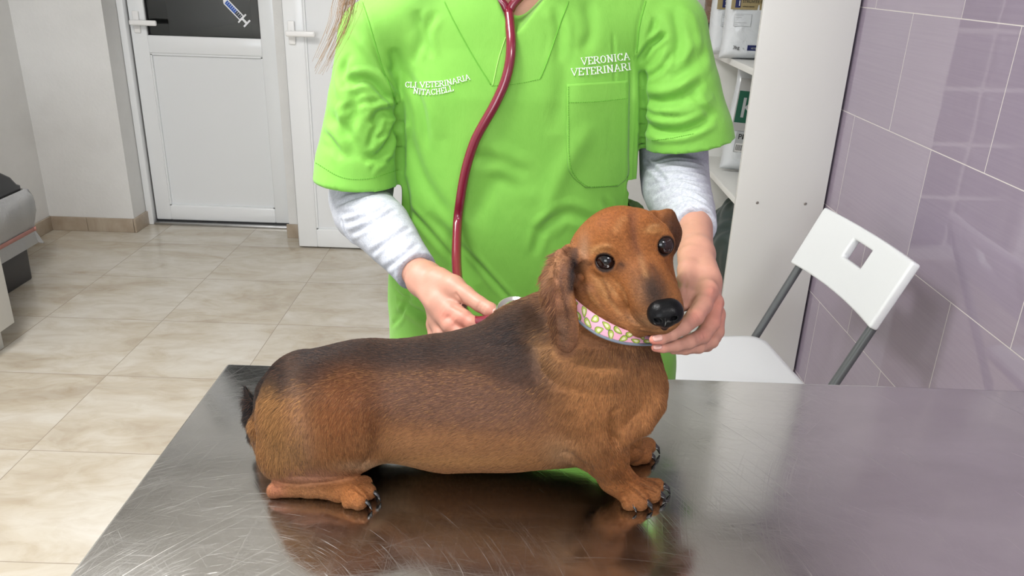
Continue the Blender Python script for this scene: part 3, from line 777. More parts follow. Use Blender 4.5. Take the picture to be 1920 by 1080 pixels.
for pts, w_, c_, s_ in (([(1112, 494), (1122, 504), (1140, 510), (1156, 503), (1161, 494)], .0014, DK, .6), ([(1100, 500), (1112, 492)], .0018, DK, .6), ([(1160, 492), (1172, 500)], .0020, DK, .6),
                        
                        ([(1104, 512), (1122, 530), (1140, 560), (1168, 596)], .0022, LG, .6), ([(1120, 520), (1140, 534), (1160, 560)], .0020, LG, .5), ([(1098, 535), (1108, 556), (1130, 580)], .0022, LG, .4), ([(1150, 528), (1168, 545), (1176, 575)], .0024, LG, .35),
                        ([(1106, 480), (1116, 466), (1136, 460), (1150, 464)], .0020, LG, .6), ([(1212, 436), (1222, 424), (1240, 422)], .0018, LG, .65), ([(1198, 470), (1206, 500), (1214, 525)], .0030, LG, .3), ([(1150, 440), (1165, 415), (1180, 405)], .004, LG, .25),
                        ([(1180, 392), (1186, 425), (1192, 460), (1206, 490)], .0026, (.09, .03, .014), .7), ([(1218, 490), (1232, 515), (1244, 545)], .0034, (.06, .024, .012), .6), ([(1180, 500), (1190, 530), (1196, 560)], .003, (.12, .045, .018), .45), ([(1128, 520), (1140, 545), (1150, 570)], .0018, (.13, .045, .018), .6), ([(1108, 525), (1118, 552), (1140, 585)], .0018, (.12, .04, .016), .5),  # the forehead furrow stroke paints shade into its crease
                        ([(1178, 912), (1198, 924), (1213, 937)], .0014, DK, .85), ([(1192, 903), (1214, 912), (1233, 924)], .0014, DK, .85), ([(1206, 896), (1226, 904), (1241, 914)], .0012, DK, .7), ([(660, 912), (672, 921), (684, 931)], .0013, DK, .8), ([(1186, 838), (1200, 843), (1212, 848)], .0013, DK, .8), ([(1152, 790), (1150, 812), (1158, 836)], .003, (.09, .03, .013), .8), ([(1080, 850), (1098, 884), (1130, 920)], .003, (.12, .04, .016), .5), ([(1168, 586), (1184, 600), (1204, 611)], .0010, DK, .5), ([(1176, 580), (1192, 596), (1210, 606)], .0010, DK, .45), ([(1186, 576), (1200, 590), (1214, 600)], .0010, DK, .35), ([(1190, 617), (1212, 622), (1240, 624)], .0014, DK, .6), ([(1066, 482), (1052, 520), (1060, 570), (1068, 612)], .0030, (.05, .022, .014), .6), ([(1079, 482), (1074, 515), (1070, 555)], .0042, BLK, .9), ([(1050, 478), (1034, 508), (1024, 540)], .0040, (.30, .155, .075), .6), ([(1046, 590), (1054, 625), (1058, 645)], .004, (.13, .075, .05), .5)):  # painted shade in toe splits, leg groove, ear groove and gap; ear rim lit
    pstroke(pts, w_, c_, s_)
m_dog = M('dog_coat_skin', (.3, .12, .04), .7, 0.0, Specular_IOR_Level=.15)
ad = attrc(m_dog, 'coat'); hn = noise(m_dog, coord(m_dog, scale=(1, 1, 2)), 260, 3, .6)
lk(m_dog, mixc(m_dog, .5, ad.outputs['Color'], mixc(m_dog, 1.0, ad.outputs['Color'], ramp(m_dog, hn, [(.3, (.45,)*3), (.7, (1.3,)*3)]), 'MULTIPLY')), bsdf(m_dog).inputs['Base Color'])
bump(m_dog, hn, .35, .0012)
me = mesh_from('dachshund', dV, dQ); set_col(me, 'coat', col)
dog = link('dachshund', me, m_dog)
tag(dog, 'small tan and black dachshund with a pink collar crouching on the steel table', 'dog')
# ---- eyes
m_eye = M('dog_eye', (.02, .01, .008), .04, 0.0, Specular_IOR_Level=.45)
ae = attrc(m_eye, 'eye'); lk(m_eye, ae.outputs['Color'], bsdf(m_eye).inputs['Base Color'])
for c, R, f_, s_ in EYES:
    bm = bmesh.new(); bmesh.ops.create_uvsphere(bm, u_segments=128, v_segments=96, radius=1)
    V = np.array([v.co[:] for v in bm.verts])
    gaze = nv(EYE-c+np.array([-.02, 0, .02])); cs = V @ gaze
    bulge = 1+.06*np.clip((cs-.80)/.2, 0, 1)
    for v_, k_ in zip(bm.verts, bulge): v_.co = Vector(v_.co*k_*R)+Vector(c)
    me = bpy.data.meshes.new('dog_eye'); bm.to_mesh(me); bm.free(); smooth(me)
    cc = np.where(cs[:, None] > .93, np.array([.003, .003, .004]), np.where(cs[:, None] > (.62 if c[0] < .12 else .30), np.array([.016, .0065, .0045]), np.where(cs[:, None] > (.56 if c[0] < .12 else .24), np.array([.006, .005, .005]), np.array([.45, .42, .42]))))
    set_col(me, 'eye', cc); link('eye', me, m_eye, dog)
# ---- nose
N_ = SDF()
nc = at(1248, 592, .698)
k_ = pxs(nc)
def npt(dx, dy, dY, r): p = at(1248+dx, 592+dy, .698+dY); return (*p, r*k_)
N_.chain([npt(-16, -6, .006, 17), npt(14, -10, .006, 17)], .006); N_.cap(npt(-8, -8, .004, 14)[:3], npt(6, -10, .004, 14)[:3], .0118, .0118, .006); N_.chain([npt(-14, 2, .000, 16), npt(14, -2, .0, 16)], .006)
N_.cap(npt(0, 12, .002, 12)[:3], npt(-2, 20, .004, 8)[:3], .0062, .0040, .005)
N_.cap(npt(-13, 10, -.008, 4)[:3], npt(-21, 3, -.004, 4)[:3], .0024, .0016, .002, '-'); N_.cap(npt(15, 5, -.008, 4)[:3], npt(23, -2, -.004, 4)[:3], .0022, .0015, .002, '-')
N_.cap(npt(-1, 8, -.0095, 1)[:3], npt(-3, 26, -.004, 1)[:3], .0007, .0007, .001, '-')
V, Q = N_.mesh(.0007)
m_nose = M('dog_nose', (.004, .004, .0045), .30, 0.0, Specular_IOR_Level=.12)
vo = nd(m_nose, 'ShaderNodeTexVoronoi'); vo.inputs['Scale'].default_value = 900; lk(m_nose, coord(m_nose), vo.inputs['Vector']); bump(m_nose, vo.outputs['Distance'], .18, .0004)
link('nose', mesh_from('nose', V, Q), m_nose, dog)
# ---- claws
m_claw = M('dog_claw', (.015, .014, .014), .22)
def claw(t, dx, dy, ln=.010, r=.0036):
    p = np.array(t[:3]); d = nv([dx, dy, 0]); rr = t[3]
    p0 = p+d*rr*.45+np.array([0, 0, .0006]); b = MB()
    pts = [p0, p0+d*ln*.4+np.array([0, 0, .0006]), p0+d*ln*.8+np.array([0, 0, -.0022]), p0+d*ln*1.08]
    pts[2][2] = max(pts[2][2], TZ+.0024); pts[-1][2] = TZ+.0009; b.tube(pts, [r, r*.95, r*.62, r*.18], 12); b.build('claw', m_claw, dog)
for t in (tA, tB, tC): claw(t, .9, -.45 if t is tA else -.2, .0105, .0042)
claw(tD, .7, -.7, .008, .0022)
for t in (fA, fB): claw(t, 1, -.15, .010, .0040)
for t in (hA, hB, hC): claw(t, 1, -.35, .0105, .0030)
# ---- collar
m_col = M('collar_pink', (.72, .36, .46), .6); m_cgrey = M('collar_piping', (.16, .19, .23), .5)
m_av1 = M('avocado_skin_print', (.10, .17, .03), .6); m_av2 = M('avocado_flesh_print', (.34, .42, .06), .6); m_av3 = M('avocado_pale_print', (.62, .60, .36), .6)
top = [(1062, 541), (1072, 553), (1095, 574), (1130, 598), (1170, 618), (1215, 631), (1250, 634)]
bot = [(1060, 566), (1078, 592), (1100, 612), (1130, 630), (1170, 642), (1216, 645), (1250, 640)]
def ell_ring(n=96):
    """collar band: visible front run follows the neck, back run closes round behind"""
    T = [np.array(p) for p in spline([(*p, 0) for p in top], 6)]; Bo = [np.array(p) for p in spline([(*p, 0) for p in bot], 6)]
    def res(L, m_):
        L = np.array(L)[:, :2]; s_ = np.r_[0, np.cumsum(np.linalg.norm(np.diff(L, axis=0), axis=1))]; u = np.linspace(0, s_[-1], m_)
        return np.stack([np.interp(u, s_, L[:, 0]), np.interp(u, s_, L[:, 1])], 1)
    m_ = 48; A = res(T, m_); Bv = res(Bo, m_)
    t = np.linspace(0, 1, m_); Yf = .752-.030*np.sin(np.clip(t*1.05+.05, 0, 1)*math.pi)**.8-.004*t
    Af = np.array([at(a[0], a[1], y+.006) for a, y in zip(A, Yf)]); Bf = np.array([at(a[0], a[1], y) for a, y in zip(Bv, Yf)])
    # behind the neck
    s2 = np.linspace(0, 1, 40)[1:-1]
    def back(P0, P1, up):
        out = []
        for s_ in s2:
            p = P1*(1-s_)+P0*s_; b_ = math.sin(math.pi*s_); out.append(p+np.array([0, .085*b_, up*b_]))
        return np.array(out)
    return np.r_[Af, back(Af[0], Af[-1], .045)], np.r_[Bf, back(Bf[0], Bf[-1], .045)]
CA, CB = ell_ring()
nC = len(CA); ctr = (CA.mean(0)+CB.mean(0))/2
W = 9; th = .0016
V = []; Fq = []
out = []
for i in range(nC):
    t_ = nv(CA[(i+1) % nC]-CA[i-1]); wdir = CB[i]-CA[i]; n_ = nv(np.cross(wdir, t_)); 
    if n_ @ (CA[i]-ctr) < 0: n_ = -n_
    out.append(n_)
    for side_ in (0, 1):
        for j in range(W):
            u = j/(W-1); bul = .0012*math.sin(math.pi*u)
            V.append(CA[i]*(1-u)+CB[i]*u+n_*(bul+(th if side_ else 0)))
out = np.array(out)
for i in range(nC):
    a = i*2*W; b_ = ((i+1) % nC)*2*W
    for j in range(W-1):
        Fq.append((a+W+j, a+W+j+1, b_+W+j+1, b_+W+j)); Fq.append((a+j, b_+j, b_+j+1, a+j+1))
    Fq.append((a, a+W, b_+W, b_)); Fq.append((a+W-1, b_+W-1, b_+2*W-1, a+2*W-1))
bm = MB(); vs = [bm.b.verts.new(v_) for v_ in V]
for f_ in Fq: ff = bm.b.faces.new([vs[k] for k in f_]); ff.smooth = True
# avocado print: thin raised pear patches that follow the band
def band(s_, u, lift):
    i = int(s_) % nC; fr = s_-int(s_); j = (i+1) % nC
    p = (CA[i]*(1-u)+CB[i]*u)*(1-fr)+(CA[j]*(1-u)+CB[j]*u)*fr; n_ = nv(out[i]*(1-fr)+out[j]*fr)
    return p+n_*(th+.0012*math.sin(math.pi*min(max(u, 0), 1))+lift)
segl = np.linalg.norm((CA[1:48]+CB[1:48])/2-(CA[:47]+CB[:47])/2, axis=1).mean(); wid = np.linalg.norm(CB[20]-CA[20])
def pear(s0, u0, ang, L, mi, lift):
    vs = []; n = 20
    for k in range(n):
        a = 2*math.pi*k/n; r = L*(.50+.12*math.cos(a)+.0*math.cos(2*a)); x = -math.cos(a)*L*.62; y = math.sin(a)*L*.36*(1+.45*math.cos(a))
        X = x*math.cos(ang)-y*math.sin(ang); Yy = x*math.sin(ang)+y*math.cos(ang)
        u = u0+Yy/wid
        vs.append(bm.b.verts.new(band(s0+X/segl, min(max(u, .01), .99), lift)))
    try:
        f_ = bm.b.faces.new(vs); f_.material_index = mi
    except ValueError: pass
r_ = random.Random(3); s_ = 1.0; row = 0
while s_ < nC-2:
    u0 = (.28, .76)[row % 2]; an = (.4, 2.4, -.6, 3.4, 1.3)[row % 5]
    pear(s_, u0, an, .0090, 1, .00025); pear(s_, u0, an, .0077, 2, .0005); pear(s_, u0, an, .0042, 3, .00075)
    s_ += .0090*.80/segl; row += 1
collar = bm.build('collar', [m_col, m_av1, m_av2, m_av3], dog); collar['label'] = 'pink collar printed with green avocados'
bm = MB(); bm.tube([CB[i]+out[i]*.001+nv(CB[i]-CA[i])*.0008 for i in range(nC)], .0016, 8, closed=True); 
bm.build('collar_piping', m_cgrey, collar)
# ---- coat of short hairs
def coat(n_hairs):
    tri = np.concatenate([dQ[:, [0, 1, 2]], dQ[:, [0, 2, 3]]]); a, b_, c = dV[tri[:, 0]], dV[tri[:, 1]], dV[tri[:, 2]]
    ar = np.linalg.norm(np.cross(b_-a, c-a), axis=1)
    cen = (a+b_+c)/3; nn = dN[tri[:, 0]]
    facing = ((EYE-cen)*nn).sum(1)/np.linalg.norm(EYE-cen, axis=1)
    wgt = ar*np.where(facing > -.25, 1.0, .25)
    for cE, R, f_, s_ in EYES: wgt = wgt*(np.linalg.norm(cen-cE, axis=1) > R*1.12)
    wgt = wgt*(np.linalg.norm(cen-nc, axis=1) > .013)
    idx = rng.choice(len(tri), n_hairs, p=wgt/wgt.sum()); u, v_ = rng.random(n_hairs), rng.random(n_hairs)
    f_ = u+v_ > 1; u[f_], v_[f_] = 1-u[f_], 1-v_[f_]
    P = a[idx]+(b_-a)[idx]*u[:, None]+(c-a)[idx]*v_[:, None]; vi = tri[idx, 0]; N = dN[vi]; K = col[vi]; earh = EARM[vi]
    X, Y_ = proj(P)
    # combing direction in (world x, world z), blended from hand-placed samples
    smp = [(560, 690, -1, -.35), (480, 740, -.5, -1), (500, 820, -.2, -1), (560, 800, -.4, -1), (620, 760, -.5, -.9), (660, 820, -.2, -1), (600, 870, .1, -1), (700, 700, -1, -.25), (850, 660, -1, -.15), (850, 740, -1, -.35), (800, 820, -.9, -.5), (950, 700, -.9, -.55), (960, 800, -.8, -.55), (1040, 640, -.7, -.8), (1060, 740, -.5, -.9), (1120, 700, -.3, -1), (1180, 720, -.1, -1), (1120, 800, -.1, -1), (1150, 870, .4, -1), (1200, 920, 1, -.5), (660, 925, 1, -.3), (560, 910, .6, -.2), (1080, 640, -.4, -.9), (990, 590, -.9, -.3), (470, 760, -.2, .9), (475, 830, -.2, -1), (1050, 560, 0, -1), (1050, 620, 0, -1), (1200, 660, -.1, -1), (860, 860, -.9, -.3)]
    acc = np.zeros((n_hairs, 2)); ws = np.zeros(n_hairs)+1e-9
    for sx_, sy_, ux, uz in smp:
        g_ = np.exp(-((X-sx_)**2+(Y_-sy_)**2)/(2*55**2))+1e-6; acc += g_[:, None]*np.array([ux, uz]); ws += g_
    acc /= ws[:, None]
    Dv = np.stack([acc[:, 0], np.full(n_hairs, .12), acc[:, 1]], 1)
    head = (P[:, 2] > 1.045) & (X > 1075) & (Y_ < 640)
    Dh = (P-at(1245, 560, .70)); Dv[head] = Dh[head]/np.linalg.norm(Dh[head], axis=1)[:, None]
    Dv += rng.normal(0, .11, Dv.shape)
    Dv -= N*(Dv*N).sum(1)[:, None]; Dv /= np.linalg.norm(Dv, axis=1)[:, None]+1e-9
    L = np.full(n_hairs, .0062)
    L = np.where(head, .0021, L); nearear = np.zeros(n_hairs, bool); nearear[dist_poly(P, np.array([q[:3] for q in EP]), .046)[0]] = True; nearear &= (P[:, 1] < .80) & (X > 1000)
    L = np.where(nearear | (earh > .1), .0017, L); L = np.where((X < 1084) & (X > 1015) & (Y_ < 560) & (P[:, 2] > 1.06), .0020, L)
    L = np.where(P[:, 2] < TZ+.035, .0026, L)
    L = np.where((X < 530) & (Y_ > 740) & (Y_ < 890), .0105, L); L = np.where((Y_ > 650) & (X > 1020) & (Y_ < 720) & ~head & (earh < .1), .0085, L)
    L = np.where((np.abs(X-985) < 60) & (Y_ < 640), .0105, L)
    L = L*rng.uniform(.6, 1.15, n_hairs)
    lift = np.where(head, .16, .20)+rng.normal(0, .05, n_hairs)
    pts = np.zeros((n_hairs, 4, 3))
    for j, t in enumerate((0, .34, .68, 1.0)):
        pts[:, j] = P+(Dv*t+N*(lift*(t-.45*t*t))[:, None])*L[:, None]-N*.0004*(j == 0)
    low = pts[:, :, 2] < TZ+.0008; pts[:, :, 2] = np.where(low, TZ+.0008, pts[:, :, 2])
    # clumpy light and dark bands of agouti hair
    r_ = rng.random(n_hairs); kk = K*rng.uniform(.65, 1.35, n_hairs)[:, None]
    lum = K.mean(1); gold = (r_ < .13) & (lum > .055) & ~head; kk[gold] = kk[gold]*.45+GOLD*.6
    back_ = (X < 570) & (lum > .06) & (Y_ > 745) & (Y_ < 890); g2_ = back_ & (r_ < .38); kk[g2_] = GOLD*rng.uniform(.7, 1.2, g2_.sum())[:, None]
    dk = (r_ > np.where(back_, .74, .86)) & ~head; kk[dk] *= .42
    ring = (r_ < .20) & (lum <= .055); kk[ring] = SABLE*1.2
    cv = bpy.data.hair_curves.new('coat'); cv.add_curves([4]*n_hairs)
    cv.position_data.foreach_set('vector', pts.astype(np.float32).ravel())
    rad = np.tile(np.array([.00008, .00009, .00007, .000015], dtype=np.float32), n_hairs)
    ra = cv.attributes.get('radius') or cv.attributes.new('radius', 'FLOAT', 'POINT'); ra.data.foreach_set('value', rad)
    ca = cv.attributes.new('tint', 'FLOAT_COLOR', 'CURVE'); c4 = np.ones((n_hairs, 4), dtype=np.float32); c4[:, :3] = np.clip(kk, 0, 1); ca.data.foreach_set('color', c4.ravel())
    m = M('coat_hair', (.3, .1, .03), .42, 0.0, Specular_IOR_Level=.24)
    lk(m, attrc(m, 'tint').outputs['Color'], bsdf(m).inputs['Base Color'])
    o = bpy.data.objects.new('coat', cv); cv.materials.append(m); C.objects.link(o); o.parent = dog; return o
dN = normals(dV, dQ)
coat(globals().get('N_HAIR', 260000))
# ================================================================== VETERINARIAN
person = empty('person', (0, 1.2, 0)); tag(person, 'person in a lime green scrub top holding the dog on the table', 'person')
def pc(px, py, Y, r): p = at(px, py, Y); return (*p, r*pxs(p))
def adopt(o):
    o.parent = person; o.location = (0, -1.2, 0); return o
# ---- body: head, neck, shoulders, arms and both hands as one surface
B_ = SDF()
hx, hy, hz = .0, 1.19, 1.60
B_.ell((hx, hy+.012, hz+.035), (.074, .092, .092), .02)
B_.ell((hx, hy-.035, hz-.035), (.054, .055, .070), .025)
B_.cap((hx, hy-.070, hz-.085), (hx, hy-.066, hz-.087), .020, .020, .02)
B_.chain([(hx, hy-.088, hz+.02, .010), (hx, hy-.106, hz-.015, .0115), (hx, hy-.090, hz-.022, .012)], .010)
for s_ in (-1, 1):
    B_.ell((hx+s_*.076, hy+.012, hz-.005), (.009, .018, .031), .006)
    B_.ell((hx+s_*.031, hy-.074, hz+.012), (.014, .010, .011), .008)
    B_.cap((hx+s_*.008, hy-.097, hz-.024), (hx+s_*.012, hy-.093, hz-.023), .006, .006, .005)
B_.cap((hx-.016, hy-.090, hz-.052), (hx+.016, hy-.090, hz-.052), .0062, .0062, .005); B_.cap((hx-.014, hy-.088, hz-.061), (hx+.014, hy-.088, hz-.061), .0068, .0068, .005)
B_.cap((hx, hy+.03, hz-.05), (hx, 1.215, 1.40), .050, .055, .02)
B_.cap((-.11, 1.215, 1.365), (.11, 1.215, 1.365), .045, .045, .04)
B_.cap((0, 1.21, 1.34), (0, 1.21, 1.20), .10, .12, .04, n=(0, 1, 0), f=.6)
SL, EL = (-.165, 1.212, 1.355, .045), pc(676, 372, 1.175, 42); CL = pc(780, 508, .99, 30)
SR, ER = (.172, 1.212, 1.355, .045), pc(1264, 322, 1.20, 46); CR = pc(1304, 428, .985, 32)

EL2 = pc(715, 425, 1.09, 42); ER2 = pc(1283, 375, 1.10, 46)
# image-left forearm and hand
W1 = pc(797, 524, .955, 34)
B_.limb([SL, (-.205, 1.20, 1.22, .040), EL, EL2, CL, W1], .012)
B_.chain([W1, pc(836, 562, .918, 42)], .010, n=(.25, -.55, .65), f=.62)
K1, K2, K3, K4 = pc(846, 583, .896, 20), pc(834, 592, .900, 20), pc(822, 602, .908, 18), pc(815, 608, .918, 16)
for k_ in (K1, K2, K3, K4): B_.cap(pc(822, 552, .925, 1)[:3], k_[:3], .0135, k_[3]*.95, .008)
B_.chain([K1, pc(870, 598, .880, 17), pc(886, 608, .872, 14)], .003); B_.chain([pc(886, 607, .872, 15), pc(903, 614, .868, 12), pc(912, 617, .866, 9)], .003)
B_.chain([K2, pc(846, 612, .882, 17), pc(862, 626, .872, 14), pc(885, 632, .868, 11)], .003)
B_.chain([K3, pc(828, 628, .892, 15), pc(842, 646, .882, 13), pc(862, 655, .876, 10)], .003)
B_.chain([K4, pc(816, 634, .905, 13), pc(826, 655, .895, 11), pc(842, 665, .888, 8)], .003)
B_.chain([pc(822, 528, .938, 28), pc(850, 538, .915, 21), pc(873, 552, .898, 16.5)], .007)
B_.chain([pc(873, 552, .898, 16.5), pc(899, 570, .882, 14.5), pc(919, 582, .872, 14.5), pc(936, 590, .864, 10)], .003)
# image-right forearm and hand
W2 = pc(1305, 452, .945, 31)
B_.limb([SR, (.225, 1.21, 1.24, .040), ER, ER2, CR, W2, pc(1306, 478, .905, 33)], .010)
B_.chain([pc(1306, 478, .905, 31), pc(1318, 528, .845, 37)], .010, n=(-.55, -.75, .2), f=.75)
J1, J2, J3, J4 = pc(1326, 545, .812, 21), pc(1338, 568, .812, 19), pc(1343, 590, .818, 17), pc(1343, 608, .828, 14)
for k_ in (J1, J2, J3, J4): B_.cap(pc(1312, 515, .862, 1)[:3], k_[:3], .0130, k_[3]*.95, .008)
B_.chain([J1, pc(1317, 572, .780, 18.5), pc(1303, 594, .757, 17)], .003); B_.chain([pc(1303, 594, .757, 17), pc(1280, 614, .733, 14.5), pc(1260, 626, .720, 13)], .003); B_.chain([pc(1260, 626, .720, 13), pc(1240, 634, .712, 12), pc(1226, 637, .711, 9.5)], .002)
B_.chain([J2, pc(1333, 605, .785, 17), pc(1318, 629, .765, 15)], .003); B_.chain([pc(1318, 629, .765, 15), pc(1292, 641, .742, 13), pc(1268, 648, .730, 12)], .003); B_.chain([pc(1268, 648, .730, 12), pc(1243, 652, .722, 10), pc(1228, 652, .722, 8)], .002)
B_.chain([J3, pc(1343, 622, .798, 14.5), pc(1334, 640, .782, 13)], .003); B_.chain([pc(1334, 640, .782, 13), pc(1310, 651, .765, 11.5), pc(1285, 655, .752, 10), pc(1262, 657, .745, 8)], .003)
B_.chain([J4, pc(1340, 632, .815, 12), pc(1326, 648, .802, 11), pc(1305, 655, .79, 9)], .003)
B_.chain([pc(1296, 485, .885, 26), pc(1290, 505, .855, 18), pc(1283, 530, .825, 15), pc(1281, 552, .800, 14), pc(1281, 574, .780, 11)], .006)
B_.chain([pc(1297, 515, .85, 18), pc(1299, 560, .80, 15)], .008)
pV, pQ = B_.mesh(.0019)
pN = normals(pV, pQ); pB = bvh_of(pV, pQ)
def hc(pts, w_=.0016, d_=.0009, **k): crease(pV, pN, pB, pts, w_, d_, **k)
hc([(852, 548), (862, 562), (872, 575), (884, 578)], .0028, .002); hc([(845, 572), (860, 578), (872, 585)], .002, .0012)
for x_, y_ in ((898, 572), (903, 575), (908, 579)): hc([(x_-3, y_+9), (x_, y_), (x_+5, y_-7)], .0010, .0006)
hc([(1287, 508), (1286, 535), (1284, 565)], .0016, .0016); hc([(1302, 545), (1292, 560), (1287, 580)], .0014, .0010); hc([(1308, 560), (1296, 575), (1292, 590)], .0012, .0008)
for dx_ in (0, 5, 10): hc([(1290+dx_, 584-dx_*.3), (1298+dx_, 592), (1304+dx_, 604)], .0010, .0006)
hc([(1315, 618), (1319, 626), (1322, 636)], .0010, .0006); hc([(1309, 620), (1313, 629), (1316, 638)], .0010, .0006); hc([(1255, 618), (1259, 628), (1262, 636)], .001, .0005); hc([(1331, 632), (1335, 639), (1338, 646)], .001, .0005)
for m_ in ((850, 601), (834, 590), (1334, 543), (1350, 572)): hc([(m_[0]-5, m_[1]-5), (m_[0], m_[1]), (m_[0]+4, m_[1]+5)], .006, -.0010)
m_skin = M('skin', (.50, .26, .18), .48, 0.0, Specular_IOR_Level=.35)
b0 = bsdf(m_skin); b0.inputs['Subsurface Weight'].default_value = .12; b0.inputs['Subsurface Radius'].default_value = (.012, .005, .003); b0.inputs['Subsurface Scale'].default_value = 1.0
ask = attrc(m_skin, 'skin'); sn = noise(m_skin, coord(m_skin), 45, 4, .6); sn2 = noise(m_skin, coord(m_skin), 420, 3, .6)
lk(m_skin, mixc(m_skin, .5, ask.outputs['Color'], mixc(m_skin, 1.0, ask.outputs['Color'], ramp(m_skin, sn, [(.3, (.86, .80, .78)), (.7, (1.08, 1.03, 1.0))]), 'MULTIPLY')), b0.inputs['Base Color'])
bump(m_skin, sn2, .22, .0006)
sc = np.tile(np.array([.44, .232, .170]), (len(pV), 1)); sx_, sy_ = proj(pV)
for (x_, y_, r_, s_) in ((934, 592, 16, .6), (905, 612, 16, .7), (850, 600, 22, .35), (834, 590, 14, .3), (870, 608, 16, .4), (1226, 638, 16, .6), (1230, 652, 14, .6), (1334, 545, 16, .35), (1350, 572, 16, .4), (1303, 592, 16, .3), (1345, 600, 22, .35), (1318, 628, 14, .3)):
    g = (np.exp(-((sx_-x_)**2+(sy_-y_)**2)/r_**2)*s_)[:, None]; sc = sc*(1-g)+np.array([.55, .17, .13])*g
lipm = np.exp(-(((pV[:, 0])/.022)**2+((pV[:, 2]-hz+.056)/.009)**2)**2)*(pV[:, 1] < 1.12)*.8; sc = sc*(1-lipm[:, None])+np.array([.50, .16, .14])*lipm[:, None]
me = mesh_from('body', pV, pQ); set_col(me, 'skin', sc); body = adopt(link('body', me, m_skin))
# eyes and brows of the (out of frame) face
m_we = M('eye_white', (.75, .73, .7), .15); m_hair = M('brown_hair', (.20, .095, .042), .42)
for s_ in (-1, 1):
    bm = bmesh.new(); bmesh.ops.create_uvsphere(bm, u_segments=24, v_segments=16, radius=.0115, matrix=Matrix.Translation((hx+s_*.031, hy-.0745, hz+.012)))
    me = bpy.data.meshes.new('eye'); bm.to_mesh(me); bm.free(); smooth(me)
    cc = np.array([[.75, .73, .7]]*len(me.vertices)); 
    for i, v_ in enumerate(me.vertices):
        if (Vector(v_.co)-Vector((hx+s_*.031, hy-.086, hz+.008))).length < .0055: cc[i] = (.06, .03, .015)
    set_col(me, 'eye', cc); adopt(link('eye', me, m_eye))
# ---- fingernails
m_nail = M('nail', (.56, .31, .26), .35)
def nail(px, py, ang, L, Wd, yr=None):
    c, n_ = cast(pB, px, py)
    if c is None: return
    c = np.array(c); n_ = nv(n_); k_ = pxs(c); u = nv(RT*math.cos(ang)-UP*math.sin(ang)); u = nv(u-n_*(u@n_)); v_ = np.cross(n_, u)
    V = []; F = []; nu, nw = 9, 7
    for i in range(nu):
        for j in range(nw):
            a = -1+2*i/(nu-1); w_ = -1+2*j/(nw-1); wd = Wd*k_*(1-.25*max(0, abs(a)-.4)**2*3)
            p = c+u*(a*L*k_)+v_*(w_*wd); q = pB.ray_cast(Vector(p+n_*.006), Vector(-n_), .012)[0]
            p = np.array(q) if q is not None else p; V.append(p+n_*(.0006-.0005*w_*w_))
    for i in range(nu-1):
        for j in range(nw-1): F.append((i*nw+j, (i+1)*nw+j, (i+1)*nw+j+1, i*nw+j+1))
    me = mesh_from('fingernail', V, F); o = link('fingernail', me, m_nail); md = o.modifiers.new('s', 'SOLIDIFY'); md.thickness = .0006; adopt(o)
nail(932, 586, math.radians(22), 9, 7); nail(1233, 633, math.radians(172), 9, 7); nail(1233, 650, math.radians(178), 8, 5.5)
# ---- grey long sleeves (undershirt)
U = SDF()
def rr_(p, a): return (*p[:3], p[3]+a)
U.cap((-.12, 1.215, 1.355), (.12, 1.215, 1.355), .055, .055, .04)
U.ell((0, 1.14, 1.38), (.075, .10, .075), .005, '-')
U.cap((0, 1.21, 1.27), (0, 1.21, 1.0), .12, .13, .04, n=(0, 1, 0), f=.62)
U.limb([rr_(SL, .006), (-.205, 1.20, 1.22, .049), pc(676, 372, 1.175, 59), pc(715, 425, 1.09, 56), pc(757, 478, 1.02, 44), rr_(pc(780, 508, .99, 38), .002), rr_(pc(790, 520, .97, 36), .002)], .02)
dl = nv(np.array(CL[:3])-np.array(EL2[:3])); clp = np.array(pc(780, 508, .99, 30)[:3])
U.plane(clp+dl*.002, dl, lo=clp-.07, hi=clp+.07)
U.limb([rr_(SR, .006), (.225, 1.21, 1.24, .050), pc(1264, 322, 1.20, 64), pc(1270, 360, 1.13, 62), pc(1290, 395, 1.055, 50), pc(1304, 428, .985, 40), pc(1305, 445, .96, 38)], .02)
dr = nv(np.array(CR[:3])-np.array(ER2[:3])); dr = nv(dr*.75+np.array([0, -.35, .12])); crp = np.array(pc(1304, 432, .985, 30)[:3])
U.plane(crp, dr, lo=crp-.07, hi=crp+.07)
uV, uQ = U.mesh(.0024)
uN = normals(uV, uQ); uB = bvh_of(uV, uQ)
def uc(pts, w_=.004, d_=.002, **k): crease(uV, uN, uB, pts, w_, d_, **k)
for P_ in (((630, 385), (660, 372), (700, 362)), ((634, 400), (668, 395), (715, 370)), ((645, 420), (680, 408), (730, 385)), ((655, 440), (700, 418), (742, 392)), ((690, 480), (730, 450), (770, 425)), ((722, 505), (755, 480), (785, 455)), ((640, 410), (650, 440), (670, 462))): uc(P_, .0038, .0030, side=.5)
for P_ in (((1208, 318), (1260, 300), (1318, 306)), ((1210, 335), (1260, 318), (1325, 325)), ((1212, 352), (1265, 332), (1330, 345)), ((1222, 368), (1270, 348), (1334, 365)), ((1240, 382), (1285, 364), (1336, 388)), ((1260, 395), (1300, 384), (1336, 410)), ((1206, 300), (1240, 330), (1250, 350))): uc(P_, .0036, .0036, side=.5)
m_grey = M('grey_marl_jersey', (.52, .54, .60), .85)
g1 = noise(m_grey, coord(m_grey, scale=(1, 1, 1)), 150, 4, .7, 1.5)
mg_ = nd(m_grey, 'ShaderNodeMapping'); mg_.inputs['Scale'].default_value = (1, 1, 7); lk(m_grey, coord(m_grey, rot=(0, .75, 0)), mg_.inputs['Vector'])
g2 = noise(m_grey, mg_.outputs['Vector'], 200, 3, .7)
